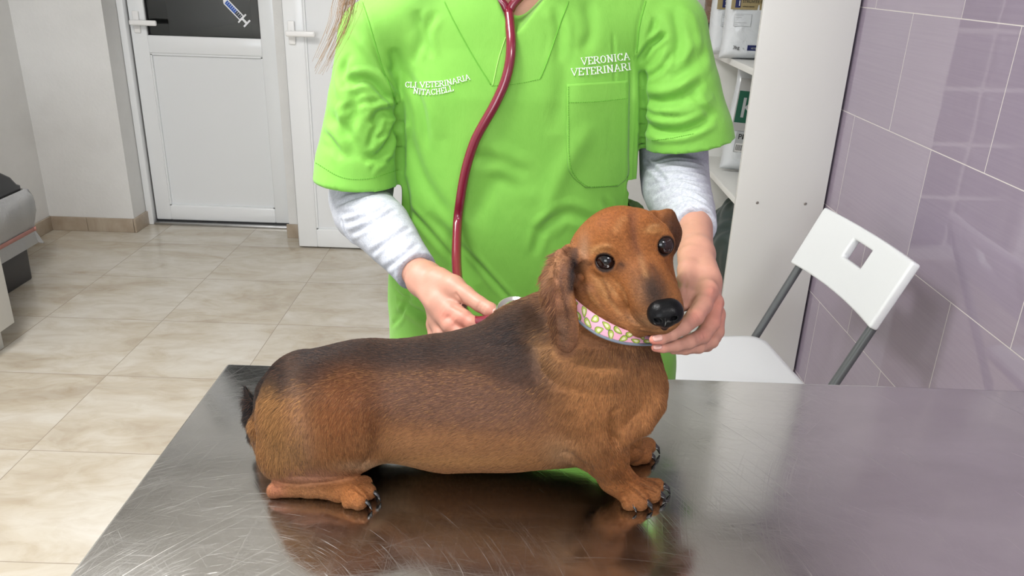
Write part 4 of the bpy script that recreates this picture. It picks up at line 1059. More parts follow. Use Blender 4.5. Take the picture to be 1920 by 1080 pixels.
lk(m_grey, mixc(m_grey, .6, ramp(m_grey, g2, [(.35, (.27, .29, .34)), (.6, (.47, .49, .54))]), ramp(m_grey, g1, [(.35, (.33, .35, .40)), (.65, (.50, .52, .56))])), bsdf(m_grey).inputs['Base Color'])
bump(m_grey, g2, .25, .001)
adopt(link('undershirt', mesh_from('undershirt', uV, uQ), m_grey))
# ---- scrub top
K = SDF()
K.chain([(.042, 1.225, .60, .247), (.038, 1.222, .78, .234), (.010, 1.215, .92, .200), (.003, 1.21, 1.10, .186), (.003, 1.208, 1.25, .188), (.002, 1.21, 1.315, .165)], .03, n=(0, 1, 0), f=.58)
K.cap((-.125, 1.212, 1.345), (.130, 1.212, 1.345), .066, .066, .04)
sl1 = pc(704, 70, 1.19, 68); sl2 = pc(672, 310, 1.155, 76)
K.chain([(-.160, 1.21, 1.345, .064), sl1], .022); K.chain([sl1, pc(688, 190, 1.165, 70), sl2, pc(667, 370, 1.145, 80)], .005)
a_ = nv(np.array([-.06, -.04, -1.0])); hl_ = np.array(pc(668, 340, 1.155, 1)[:3])
K.plane(hl_, a_, lo=hl_-np.array([.13, .2, .11]), hi=hl_+np.array([.066, .13, .09]))
K.chain([(.168, 1.21, 1.345, .064), pc(1255, 60, 1.19, 70)], .022); K.chain([pc(1255, 60, 1.19, 70), pc(1276, 170, 1.165, 74), pc(1290, 250, 1.155, 82), pc(1303, 330, 1.145, 88)], .005)
b_ = nv(np.array([.20, -.04, -1.0])); hr_ = np.array(pc(1298, 270, 1.15, 1)[:3])
K.plane(hr_, b_, lo=hr_-np.array([.072, .2, .11]), hi=hr_+np.array([.14, .13, .10]))
def inner(hem, d, up, r):
    K.cap(hem+d*.04, hem-d*up, r, r*.82, .001, '-')
inner(hl_, a_, .045, .0560); inner(hr_-np.array([.006, 0, 0]), b_, .030, .0560)
K.chain([(-.008, 1.10, 1.340, .003), (.0, 1.11, 1.44, .066)], .004, '-', n=(0, 1, 0), f=2.4)
K.ell((0, 1.225, 1.43), (.080, .075, .06), .006, '-')
K.plane((.03, 1.22, .62), (0, 0, -1), lo=(-.3, .9, .3), hi=(.4, 1.5, .66))
K.cap((.042, 1.225, .50), (.03, 1.22, .80), .225, .20, .002, '-', n=(0, 1, 0), f=.56)
kV, kQ = K.mesh(.003)
kN = normals(kV, kQ); kB = bvh_of(kV, kQ)
def kc(pts, w_, d_, **k): crease(kV, kN, kB, pts, w_*(.72 if w_ > .005 else 1), d_*(1.25 if w_ > .005 else 1), **k)
# sleeve and armpit folds
kc([(676, -5), (690, 40), (704, 90), (716, 130), (745, 195)], .0025, .0018, taper=False)
kc([(747, 200), (722, 178), (691, 150), (640, 155)], .008, .006, side=.5)
kc([(750, 208), (715, 212), (698, 235)], .008, .006, side=.5)
kc([(748, 222), (735, 262), (712, 292), (680, 300)], .009, .006, side=.4)
kc([(640, 120), (665, 180), (655, 230), (640, 260)], .012, .005, side=.4)
kc([(610, 210), (650, 250), (670, 285)], .012, .004, side=.4)
kc([(748, 190), (749, 260), (748, 340)], .007, .009)
kc([(735, 140), (742, 120), (735, 90)], .010, .004)
kc([(600, 260), (640, 285), (700, 290)], .012, .003)
kc([(660, 60), (700, 110), (742, 190)], .010, -.004)
kc([(1212, -5), (1197, 50), (1192, 110)], .0025, .0022, taper=False)
kc([(1196, 116), (1222, 84), (1250, 62)], .006, .006, side=.5)
kc([(1204, 188), (1245, 190), (1285, 178), (1320, 150)], .010, .006, side=.5)
kc([(1206, 228), (1225, 242), (1265, 246), (1300, 238), (1338, 218)], .008, .007, side=.5)
kc([(1262, 10), (1275, 70), (1262, 130)], .012, .005, side=.4)
kc([(1255, 150), (1300, 120), (1325, 90)], .012, .004, side=.4)
kc([(1205, 140), (1206, 220), (1205, 300)], .006, .008, taper=False)
kc([(1240, 205), (1290, 210), (1340, 180)], .010, -.004)
# front
kc([(1182, 100), (1184, 150), (1183, 220), (1181, 330), (1180, 430)], .0030, .0045, side=.3)
kc([(1194, 120), (1195, 200), (1192, 420)], .006, -.002)
kc([(1149, 60), (1152, 110), (1153, 158)], .0024, .0024, side=.3)
kc([(865, 462), (905, 505), (945, 550), (972, 580)], .004, .0035, side=.6)
kc([(800, 400), (870, 480), (900, 530)], .014, .004)
kc([(1110, 230), (1050, 330), (1010, 430)], .020, -.004)
kc([(1030, 30), (1060, 130), (1040, 250)], .020, .004)
kc([(1000, 360), (930, 340), (880, 420)], .018, .004)
kc([(760, 240), (790, 330), (850, 420)], .016, .004); kc([(755, 330), (765, 420), (760, 500)], .010, .006)
kc([(770, 60), (800, 150), (830, 260)], .016, -.003); kc([(900, 230), (960, 330), (1010, 380)], .018, -.003)
kc([(745, 560), (775, 580), (810, 600)], .010, .005, side=.4); kc([(735, 600), (760, 575), (770, 540)], .008, .004)
kc([(780, 20), (790, 70), (775, 120)], .010, .005); kc([(1100, -5), (1110, 60), (1090, 100)], .012, .004)
for P_, w_, d_ in (([(744, 206), (712, 190), (668, 196), (630, 215)], .004, .003), ([(746, 214), (720, 225), (700, 250), (690, 280)], .004, .003), ([(747, 235), (726, 250), (700, 262)], .0035, .0025), ([(712, 130), (735, 165), (747, 200)], .0035, .003), ([(600, 240), (622, 262), (640, 300)], .005, .003),
                    ([(745, 300), (715, 305), (690, 322)], .004, .003), ([(655, 100), (640, 140), (648, 180)], .006, .003), ([(1206, 150), (1240, 128), (1262, 95)], .004, .0035), ([(1207, 205), (1235, 215), (1275, 212)], .004, .003), ([(1207, 240), (1222, 256), (1250, 258)], .0035, .003), ([(1345, 215), (1318, 205), (1290, 160)], .005, .003), ([(1230, 30), (1222, 60), (1204, 100)], .004, .0035), ([(1285, 20), (1300, 80), (1290, 130)], .006, .003),
                    ([(755, 380), (800, 430), (860, 500)], .005, .003), ([(760, 130), (790, 200), (800, 280)], .007, .003), ([(1120, 420), (1060, 400), (1010, 440)], .008, .003), ([(880, 300), (930, 300), (990, 330)], .009, .003), ([(1130, 370), (1160, 420), (1170, 450)], .005, .003), ([(740, 545), (765, 560), (800, 566)], .004, .0035), ([(733, 612), (752, 590), (762, 560)], .004, .003), ([(1000, 480), (1015, 430), (1040, 400)], .006, .0025), ([(1040, 10), (1052, 60), (1048, 120)], .006, .003), ([(820, 20), (800, 60), (810, 110)], .006, .003)):
    crease(kV, kN, kB, P_, w_, d_, side=.5)
# broad random undulation of the cotton
ph = kV*np.array([9., 9., 6.])
un = np.sin(ph[:, 0]*2.3+1.7*np.sin(ph[:, 2]*1.9)+.5)*np.sin(ph[:, 2]*1.3+1.1*np.sin(ph[:, 0]*1.7+2.))
kV += kN*(.0022*un)[:, None]
kV = relaxed(kV, kQ, .25)
kN = normals(kV, kQ); kB = bvh_of(kV, kQ)
m_green = M('lime_green_cotton', (.17, .46, .05), .75, 0.0, Sheen_Weight=.15)
wv = noise(m_green, coord(m_green, scale=(1, 1, .35)), 700, 2, .5); wv2 = noise(m_green, coord(m_green), 14, 5, .65)
lk(m_green, ramp(m_green, wv2, [(.3, (.150, .405, .042)), (.7, (.175, .445, .052))]), bsdf(m_green).inputs['Base Color'])
bn = bump(m_green, wv, .25, .0006); bump(m_green, noise(m_green, coord(m_green, scale=(1, 1, .6)), 22, 4, .55, .8), .35, .004, chain=bn)
scrub = adopt(link('scrub_top', mesh_from('scrub_top', kV, kQ), m_green))
# seams: lines of stitching
m_st = M('green_thread', (.12, .38, .03), .8); m_st2 = M('light_thread', (.36, .78, .16), .8)
def stitch(lines, name, mat, r=.0006, dash=True, parent=None, lift=.0004):
    for pts in lines:
        b = MB(); L = poly_on(kB, pts, 1.4, lift, yr=(.9, 1.25))
        if len(L) < 3: continue
        if dash:
            for i in range(0, len(L)-2, 3): b.tube([L[i], L[i+1], L[i+2]], [r*.6, r, r*.6], 5)
        else:
            seg = [L[0]]
            for p in L[1:]:
                if np.linalg.norm(p-seg[-1]) > .012:
                    if len(seg) > 2: b.tube(seg[::2] if len(seg) > 4 else seg, r, 5)
                    seg = [p]
                else: seg.append(p)
            if len(seg) > 2: b.tube(seg[::2] if len(seg) > 4 else seg, r, 5)
        o = b.build(name, mat, scrub)
stitch([[(592, 305), (640, 332), (690, 335), (748, 318)], [(1222, 263), (1260, 259), (1300, 251)], [(922, 161), (970, 157), (1013, 148)], [(1063, 190), (1120, 190), (1178, 184)]], 'hem_stitching', m_st)
stitch([[(680, 5), (692, 42), (706, 90), (718, 130), (745, 196)], [(833, 3), (850, 38), (885, 102), (921, 160)], [(1066, 3), (1045, 60), (1028, 110), (1013, 148)], [(1211, 3), (1199, 50), (1194, 100)]], 'seam', m_st, .0008, False)
stitch([[(948, 70), (935, 110), (924, 160)]], 'seam', m_st2, .0007, False)
# chest pocket: a patch of cloth on the surface
def patch(left, right, nrow, ncol, lift):
    L = spline([(*p, 0) for p in left], 3); Rr = spline([(*p, 0) for p in right], 3)
    def rs(P): P = np.array(P)[:, :2]; s_ = np.r_[0, np.cumsum(np.linalg.norm(np.diff(P, axis=0), axis=1))]; u = np.linspace(0, s_[-1], nrow); return np.stack([np.interp(u, s_, P[:, 0]), np.interp(u, s_, P[:, 1])], 1)
    L, Rr = rs(L), rs(Rr); V = []; F = []
    for i in range(nrow):
        for j in range(ncol):
            t = j/(ncol-1); x, y = L[i]*(1-t)+Rr[i]*t; c, n_ = cast(kB, x, y)
            V.append(np.array(c)+np.array([0, -1, .25])*lift)
    for i in range(nrow-1):
        for j in range(ncol-1): F.append((i*ncol+j, (i+1)*ncol+j, (i+1)*ncol+j+1, i*ncol+j+1))
    return V, F
V, F = patch([(1062, 158), (1062, 230), (1063, 290), (1070, 326), (1098, 352)], [(1180, 151), (1180, 220), (1179, 290), (1178, 330), (1158, 350)], 44, 26, .0016)
pk = link('pocket', mesh_from('pocket', V, F), m_green, scrub); md = pk.modifiers.new('s', 'SOLIDIFY'); md.thickness = .0016; md.offset = -1
stitch([[(1065, 192), (1120, 190), (1177, 184)], [(1066, 162), (1066, 230), (1067, 288), (1073, 323), (1100, 348), (1130, 349), (1156, 346)]], 'pocket_stitching', m_st, .0006, True, lift=.0022)
# embroidered words
m_emb = M('white_thread', (.82, .86, .80), .55)
GLY = {'V': (.92, [((.02, 1), (.46, 0)), ((.46, 0), (.90, 1))], [(.10, 1), (.84, 1)]), 'E': (.72, [((.14, 0), (.14, 1)), ((.0, 1), (.66, 1)), ((.14, .52), (.50, .52)), ((.0, 0), (.70, 0)), ((.66, 1), (.66, .80)), ((.70, 0), (.70, .24))], []),
       'T': (.80, [((.40, 0), (.40, 1)), ((.02, 1), (.78, 1)), ((.02, 1), (.02, .78)), ((.78, 1), (.78, .78))], [(.40, 0)]), 'R': (.86, [((.14, 0), (.14, 1)), ((.0, 1), (.48, 1), (.66, .90), (.68, .72), (.56, .54), (.14, .50)), ((.40, .50), (.82, 0))], [(.14, 0), (.84, 0)]),
       'I': (.36, [((.18, 0), (.18, 1))], [(.18, 0), (.18, 1)]), 'N': (.92, [((.16, 0), (.16, 1)), ((.10, 1), (.78, 0)), ((.78, 0), (.78, 1))], [(.16, 0), (.08, 1), (.78, 1)]), 'A': (.90, [((.08, 0), (.45, 1)), ((.45, 1), (.82, 0)), ((.22, .34), (.68, .34))], [(.08, 0), (.82, 0)]),
       'C': (.82, [((.74, .80), (.62, .95), (.40, 1.0), (.18, .86), (.08, .50), (.18, .14), (.42, 0), (.66, .06), (.76, .22)), ((.74, .80), (.74, 1.0))], []), 'L': (.72, [((.14, 0), (.14, 1)), ((.0, 0), (.66, 0)), ((.66, 0), (.66, .24))], [(.14, 1)]), 'O': (.90, [((.44, 1), (.18, .88), (.07, .5), (.18, .12), (.44, 0), (.70, .12), (.81, .5), (.70, .88), (.44, 1))], []),
       'H': (.92, [((.16, 0), (.16, 1)), ((.76, 0), (.76, 1)), ((.16, .52), (.76, .52))], [(.16, 0), (.16, 1), (.76, 0), (.76, 1)]), ' ': (.42, [], [])}
def embroider(words, base, cap_px, name='embroidery'):
    """serif capitals worked in raised white thread, following the cloth"""
    quads = []; x = 0.0
    for ch_ in words:
        wd, strokes, ser = GLY[ch_]
        for st_ in strokes:
            for (ax, ay), (bx, by) in zip(st_[:-1], st_[1:]):
                l = math.hypot(bx-ax, by-ay); ux, uy = (bx-ax)/l, (by-ay)/l; t = .062 if abs(uy) > .6 and not (ch_ in 'VAN' and (bx-ax)*(1 if ch_ != 'A' else -1)*(by-ay) > 0) else .036
                ax_, ay_, bx_, by_ = ax-ux*.03, ay-uy*.03, bx+ux*.03, by+uy*.03; nx, ny = -uy*t, ux*t
                quads.append([(x+ax_+nx, ay_+ny), (x+ax_-nx, ay_-ny), (x+bx_-nx, by_-ny), (x+bx_+nx, by_+ny)])
        for sx0, sy0 in ser: quads.append([(x+sx0-.17, sy0-.032), (x+sx0+.17, sy0-.032), (x+sx0+.17, sy0+.032), (x+sx0-.17, sy0+.032)])
        x += wd+.14
    x1 = x-.14; Bp = np.array(spline([(*p, 0) for p in base], 2))[:, :2]
    s_ = np.r_[0, np.cumsum(np.linalg.norm(np.diff(Bp, axis=0), axis=1))]; out = []; F = []
    for q in quads:
        F.append(tuple(range(len(out), len(out)+4)))
        for gx, gy in q:
            u = min(max(gx/x1, 0), 1)*s_[-1]; px = np.interp(u, s_, Bp[:, 0]); py = np.interp(u, s_, Bp[:, 1]); du = 2.0
            tx = np.interp(u+du, s_, Bp[:, 0])-np.interp(u-du, s_, Bp[:, 0]); ty = np.interp(u+du, s_, Bp[:, 1])-np.interp(u-du, s_, Bp[:, 1]); l = math.hypot(tx, ty)+1e-6
            px += ty/l*gy*cap_px; py -= tx/l*gy*cap_px
            c, n_ = cast(kB, px, py); out.append(np.array(c)+np.array([0, -1, .3])*.0011)
    o = link(name, mesh_from(name, out, F, False), m_emb, scrub); md = o.modifiers.new('s', 'SOLIDIFY'); md.thickness = .0008; md.offset = 0
embroider('CLI VETERINARIA', [(760, 164), (790, 164), (835, 161), (882, 149)], 10)
embroider('NITACHELL', [(775, 175), (800, 178), (825, 176), (851, 170)], 10)
embroider('VERONICA', [(1090, 122), (1130, 118), (1181, 112)], 13)
embroider('VETERINARI', [(1071, 142), (1115, 139), (1183, 131)], 13)
# ---- trousers and shoes below the table top
T_ = SDF()
for s_ in (-1, 1):
    T_.chain([(.02+s_*.08, 1.225, .88, .10), (.02+s_*.10, 1.22, .60, .085), (.02+s_*.10, 1.235, .35, .070), (.02+s_*.10, 1.25, .06, .072)], .03)
T_.cap((-.05, 1.225, .92), (.09, 1.225, .92), .105, .105, .03)
T_.plane((0, 1.25, .05), (0, 0, -1), lo=(-.4, 1, -.1), hi=(.5, 1.5, .1))
V, Q = T_.mesh(.008, relax=2); adopt(link('trousers', mesh_from('trousers', V, Q), m_green))
m_shoe = M('white_clog', (.75, .75, .74), .4)
for s_ in (-1, 1):
    h_ = SDF(); x_ = .02+s_*.10
    h_.chain([(x_, 1.27, .045, .043), (x_, 1.18, .035, .044), (x_+s_*.01, 1.10, .03, .045)], .02); h_.plane((0, 0, .001), (0, 0, -1), lo=(-.5, .9, -.2), hi=(.5, 1.5, .02))
    V, Q = h_.mesh(.004); adopt(link('shoe', mesh_from('shoe', V, Q), m_shoe))
# ---- hair
Hh = SDF()
Hh.ell((hx, hy+.025, hz+.045), (.084, .098, .095), .02); Hh.chain([(hx, hy+.08, hz+.02, .07), (hx, hy+.075, hz-.12, .045), (hx-.02, 1.29, 1.38, .03)], .03)
for s_ in (-1, 1): Hh.chain([(hx+s_*.02, hy-.055, hz+.11, .02), (hx+s_*.068, hy-.02, hz+.05, .022), (hx+s_*.082, hy+.02, hz-.06, .020)], .02)
Hh.ell((hx, hy-.085, hz+.0), (.056, .06, .085), .02, '-')
V, Q = Hh.mesh(.004); N = normals(V, Q); V += N*(np.sin(V[:, 0]*260+3*np.sin(V[:, 2]*20))*.0014)[:, None]
hn_ = noise(m_hair, coord(m_hair, scale=(60, 60, 4)), 4, 3); lk(m_hair, ramp(m_hair, hn_, [(.3, (.16, .085, .038)), (.7, (.40, .25, .13))]), bsdf(m_hair).inputs['Base Color'])
hair = adopt(link('hair', mesh_from('hair', V, Q), m_hair))
def lock(n_h, path, spread0, spread1, name):
    P = np.array(spline([p for p in path], .02)); m_ = len(P); pts = []
    for i in range(n_h):
        off = rng.normal(0, 1, 3)*np.array([1, .5, .3]); cut_ = rng.uniform(.55, 1.0); wob = rng.uniform(0, 6.28)
        idx = np.linspace(0, (m_-1)*cut_, 14); Q_ = np.stack([np.interp(idx, np.arange(m_), P[:, c]) for c in range(3)], 1)
        t = np.linspace(0, 1, 14)[:, None]; Q_ += off*(spread0*(1-t)+spread1*t*(1.6 if rng.random() < .12 else .8)); Q_[:, 0] += .004*np.sin(t[:, 0]*5+wob)*t[:, 0]; pts.append(Q_)
    pts = np.array(pts)
    cv = bpy.data.hair_curves.new(name); cv.add_curves([14]*n_h); cv.position_data.foreach_set('vector', pts.astype(np.float32).ravel())
    ra = cv.attributes.get('radius') or cv.attributes.new('radius', 'FLOAT', 'POINT'); ra.data.foreach_set('value', np.full(n_h*14, .00017, dtype=np.float32))
    cv.materials.append(m_hair); o = bpy.data.objects.new(name, cv); C.objects.link(o); return adopt(o)
lock(150, [(-.075, 1.17, 1.56), (-.12, 1.12, 1.46), tuple(at(668, -30, 1.10)), tuple(at(650, 25, 1.09)), tuple(at(630, 75, 1.09)), tuple(at(597, 140, 1.09))], .012, .007, 'hair_lock')
# ================================================================== STETHOSCOPE
m_tube = M('maroon_tubing', (.16, .008, .025), .22, 0.0, Coat_Weight=.4, Coat_Roughness=.1); m_chrome = M('chrome', (.75, .75, .76), .12, 1.0)
st = empty('stethoscope', (0, 1.08, 1.2)); tag(st, 'maroon stethoscope hanging down the front of the green scrub top', 'stethoscope')
def ad2(o): o.parent = st; o.location = (0, -1.08, -1.2); return o
path = [(953, 14), (957, 60), (958, 100), (948, 150), (924, 203), (893, 258), (873, 320), (861, 390), (857, 430)]
L = []
for x, y, _ in spline([(*p, 0) for p in path], 14):
    c, n_ = cast(kB, x, y); L.append(np.array(at(x, y, c.y-.0095)))
L = np.array(L); L[:, 1] = np.convolve(np.pad(L[:, 1], 3, mode='edge'), np.ones(7)/7, mode='valid')-.002
tail_ = [tuple(at(856, 470, 1.050)), tuple(at(857, 510, 1.010)), tuple(at(862, 550, .960)), tuple(at(872, 590, .912)), tuple(at(900, 603, .868)), tuple(at(935, 596, .853)), tuple(at(952, 586, .850))]
full = spline([tuple(p) for p in L[::2]]+tail_, .008)
b = MB(); b.tube(full, .0068, 20); ad2(b.build('tubing', m_tube))
y0 = np.array(L[0]); b = MB()
for s_ in (-1, 1):
    b.tube(spline([y0+np.array([0, 0, -.012]), y0+np.array([s_*.006, -.001, .004]), y0+np.array([s_*.024, .0, .022]), np.array([s_*.052, 1.115, 1.43]), np.array([s_*.078, 1.17, 1.475]), np.array([s_*.070, 1.26, 1.47]), np.array([s_*.02, 1.30, 1.45])], .008), [.0075]*3+[.0058]*200 if False else .0062, 16)
ad2(b.build('yoke', m_tube))
c = at(962, 578, .846); b = MB(); axis = Vector((-.15, -.30, 1.0)).normalized(); T = Matrix.Translation(c) @ axis.to_track_quat('Z', 'Y').to_matrix().to_4x4()
b.lathe([(.0005, -.009), (.015, -.009), (.0205, -.005), (.021, 0), (.0195, .003), (.0165, .0035), (.015, .0015), (.006, .002), (.0055, .005), (.001, .0055)], mtx=T, seg=48)
ad2(b.build('chest_piece', m_chrome))
b = MB(); b.tube([at(946, 588, .850), at(956, 581, .847)], .0042, 14); ad2(b.build('stem', m_chrome))
# ================================================================== SHELF UNIT
m_lam = M('white_laminate', (.72, .725, .70), .32); m_edge = M('cream_edge_banding', (.62, .58, .48), .4); m_scr = M('steel_screw', (.35, .33, .30), .35, 1.0)
bk = empty('shelf_unit', (.9, 3.3, 0)); tag(bk, 'tall white shelf unit with its plain end panel beside the lilac tiles', 'shelf unit')
def adp(o, root):
    o.parent = root; o.location = tuple(-np.array(root.location)); return o
SX = .744
b = MB(); b.box((SX, 2.61, 0), (1.040, 2.628, 2.35), .0008); adp(b.build('end_panel', m_lam), bk)
for y in (3.29, 3.98):
    b = MB(); b.box((SX+.016, y, 0), (1.030, y+.018, 2.35), .0008); adp(b.build('divider_panel', m_lam), bk)
b = MB(); b.box((1.030, 2.628, 0), (1.040, 3.998, 2.35)); adp(b.build('back_panel', m_lam), bk)
for y0, y1 in ((2.628, 3.29), (3.308, 3.98)):
    for z in (.06, .717, 1.144, 1.57, 2.0, 2.35):
        b = MB(); b.box((SX+.003, y0, z-.022), (1.030, y1, z), .0008); s_ = adp(b.build('shelf', m_lam), bk)
        b = MB(); b.box((SX, y0, z-.022), (SX+.004, y1, z)); adp(b.build('edge_strip', m_edge), s_)
for px, py in ((1420, 380), (1510, 382)):
    p = at(px, py, 2.61); b = MB(); b.lathe([(.0005, 0), (.0045, 0), (.0050, .001), (.0035, .0022), (.0015, .0018), (.0005, .0010)], mtx=Matrix.Translation(p) @ Matrix.Rotation(math.radians(90), 4, 'X'), seg=16)
    adp(b.build('screw', m_scr), bk)
# ---- food bags
m_bagw = M('white_plastic_film', (.62, .65, .68), .22); m_gold = M('gold_print', (.30, .24, .12), .35); m_navy = M('navy_print', (.015, .02, .10), .35)
m_ink = M('black_print', (.02, .02, .02), .5); m_wht = M('white_print', (.75, .75, .75), .5); m_lgrey = M('grey_print', (.40, .42, .43), .5); m_green2 = M('dark_green_print', (.015, .10, .06), .4)
m_silver = M('silver_film', (.42, .42, .42), .35); m_brown = M('brown_film', (.20, .12, .08), .12)
bump(m_bagw, noise(m_bagw, coord(m_bagw), 16, 3, .5, .8), .5, .012); bump(m_brown, noise(m_brown, coord(m_brown), 24, 3, .5, 1.5), .9, .02); bump(m_silver, noise(m_silver, coord(m_silver), 24, 3), .4, .01)
def pouch(w_, d_, h_, mat, name, seed=0):
    """stand-up bag, front face towards -y, base at z 0, centred on x"""
    nu, nz = 40, 34; V = []; F = []
    for i in range(nz+1):
        t = i/nz; z = t*h_
        dd = d_/2*min(1, (t/.06)**.5 if t < .06 else 1)*(1-max(0, (t-.78)/.22))**.8
        ww = w_/2*(1+.02*math.sin(t*9+seed))*(1+.04*max(0, (t-.8)/.2))*(1.03 if t < .05 else 1)
        for j in range(nu):
            a = 2*math.pi*j/nu; c, s_ = math.cos(a), math.sin(a); e = .45
            x = ww*math.copysign(abs(c)**e, c); y = max(dd, .0012)*math.copysign(abs(s_)**.7, s_)
            y += .0025*math.sin(x*70+seed)*math.sin(z*40+seed*2)*(1 if dd > .01 else .3)
            V.append((x, y, z))
    for i in range(nz):
        for j in range(nu): F.append((i*nu+j, i*nu+(j+1) % nu, (i+1)*nu+(j+1) % nu, (i+1)*nu+j))
    F.append(tuple(range(nu-1, -1, -1))); F.append(tuple(nz*nu+j for j in range(nu)))
    return link(name, mesh_from(name, V, F), mat)
def decal(root, name, mat, lo, hi, y, rot=0.0, lift=.0008):
    b = MB(); b.box((lo[0], y-lift, lo[1]), (hi[0], y, hi[1])); o = b.build(name, mat, root); return o
def words(root, s_, x, z, h_, y, mat, rot=0.0, name='printed_text', sp=1.0):
    V, F = text_mesh(s_, h_/.72, .0, .004*h_, sp); V = V @ np.array([[math.cos(rot), math.sin(rot), 0], [-math.sin(rot), math.cos(rot), 0], [0, 0, 1]])
    W = [(x+v[0], y-.0009, z+v[1]) for v in V]; o = link(name, mesh_from(name, W, F, False), mat, root); md = o.modifiers.new('s', 'SOLIDIFY'); md.thickness = .0005; md.offset = 0; return o
def foodbag(num, left_px, base_px, Yf, label, sub):
    p = at(left_px, base_px, Yf); k = pxs(p); w_ = .20; d_ = .09; z0 = 1.1445
    o = pouch(w_, d_, .36, m_bagw, 'food_bag', num*2.1); o.location = (p[0]+w_/2, Yf+d_/2, z0)
    tag(o, label, 'pet food bag', 'white dog food bags on the upper shelf')
    yf = -d_/2-.001
    def L(px, py): q = at(px, py, Yf); return q[0]-o.location[0], q[2]-z0
    X = left_px
    a, z1 = L(X+9, 17)
    decal(o, 'gold_band', m_gold, (-w_*.47, z1), (w_*.47, z1+.075), yf)
    x0, z_ = L(X+22, 14); x1, z2 = L(X+34, -2); decal(o, 'number_box', m_navy, (x0, z_), (x1, z2), yf-.0009)
    words(o, str(num), x0+.007, z_+.006, .018, yf-.0018, m_wht)
    x0, z_ = L(X+36, 5); words(o, 'STRUVITE DISSOLUTION' if num == 1 else 'STRUVITE', x0, z_, .0095, yf-.0009, m_ink); x0, z_ = L(X+36, 13); words(o, sub, x0, z_, .0050, yf-.0009, m_ink)
    x0, z_ = L(X+19, 49); x1, z2 = L(X+54, 27); decal(o, 'info_box', m_lgrey, (x0, z_), (x1, z2), yf); 
    decal(o, 'info_box_field', m_bagw, (x0+.001, z_+.001), (x1-.001, z2-.001), yf-.0006)
    for i, (a0, a1, zz) in enumerate(((.003, .03, .88), (.003, .024, .70), (.003, .044, .28), (.003, .013, .14))): decal(o, 'info_line', m_lgrey, (x0+a0, z_+(z2-z_)*zz), (x0+a1, z_+(z2-z_)*zz+.0014), yf-.001)
    x0, z_ = L(X+17, 94); words(o, '3kg', x0, z_+.004, .012, yf, m_ink); words(o, 'e', x0+.034, z_+.004, .008, yf, m_lgrey)
    x0, z_ = L(X+44, 97); decal(o, 'navy_box', m_navy, (x0, z_+.004), (x0+.07, z_+.022), yf); words(o, 'VETERINARY', x0+.012, z_+.009, .006, yf-.0009, m_lgrey)
    return o
foodbag(2, 1332, 90, 3.02, 'white dog food bag marked 2, half hidden behind the bag marked 1', 'urinary')
foodbag(1, 1356, 103, 2.885, 'white dog food bag marked 1 at the front of the upper shelf', 'urinary stones')
# leaning green and silver bag on the lower shelf
Yk = 2.98; p0 = at(1356, 292, Yk); p1 = at(1388, 130, Yk); lean = math.atan2(p1[0]-p0[0], p1[2]-p0[2])
kb = pouch(.17, .085, .38, m_bagw, 'food_bag', 4.0); kb.location = (p0[0]+.085*math.cos(lean)+.004, Yk+.045, .719+.085*math.sin(lean)*.9); kb.rotation_euler = (0, lean, 0)
tag(kb, 'white and dark green pet food bag leaning on the lower shelf', 'pet food bag')
yf = -.0435
decal(kb, 'silver_band', m_silver, (-.082, .155), (.082, .345), yf); decal(kb, 'green_panel', m_green2, (-.078, .185), (.005, .30), yf-.0008)
words(kb, 'K', -.066, .205, .075, yf-.0016, m_lgrey, .0); words(kb, 'KION', -.006, .19, .018, yf-.0018, m_wht, math.pi/2, sp=1.2)
decal(kb, 'weight_panel', m_lgrey, (-.06, .075), (.0, .150), yf); words(kb, 'PM', -.052, .125, .020, yf-.0009, m_ink); decal(kb, 'barcode', m_wht, (-.055, .078), (-.015, .108), yf-.0009)
for i in range(9): decal(kb, 'barcode_bar', m_ink, (-.053+i*.0042, .082), (-.0512+i*.0042, .104), yf-.0016)
o = pouch(.17, .10, .33, m_brown, 'food_bag', 7.0); o.location = (.845, 3.52, 1.1455); o.rotation_euler = (0, 0, -.15); tag(o, 'shiny brown pet food bag in the farther shelf bay', 'pet food bag')
decal(o, 'dark_band', m_ink, (-.078, .055), (.078, .085), -.052); decal(o, 'white_band', m_bagw, (-.078, .008), (.078, .054), -.052)
# dark sack under the lower shelf
sk_ = SDF(); rs_ = random.Random(4)
for i in range(14):
    z = .12+.42*rs_.random(); sk_.ell((.885+rs_.uniform(-.04, .03), 2.93+rs_.uniform(-.13, .13), z), (.085, .10, .10), .05)
sk_.cap((.885, 2.93, .14), (.885, 2.93, .55), .10, .07, .05)
V, Q = sk_.mesh(.006); N = normals(V, Q); V += N*(.006*np.sin(V[:, 2]*40+4*np.sin(V[:, 1]*22)+3*V[:, 0]*30)*np.sin(V[:, 1]*35+2))[:, None]; V[:, 2] = np.maximum(V[:, 2], .0605)
m_sack = M('dark_green_plastic', (.035, .052, .048), .35); o = link('sack', mesh_from('sack', V, Q), m_sack); tag(o, 'dark green plastic sack standing under the lower shelf', 'sack')
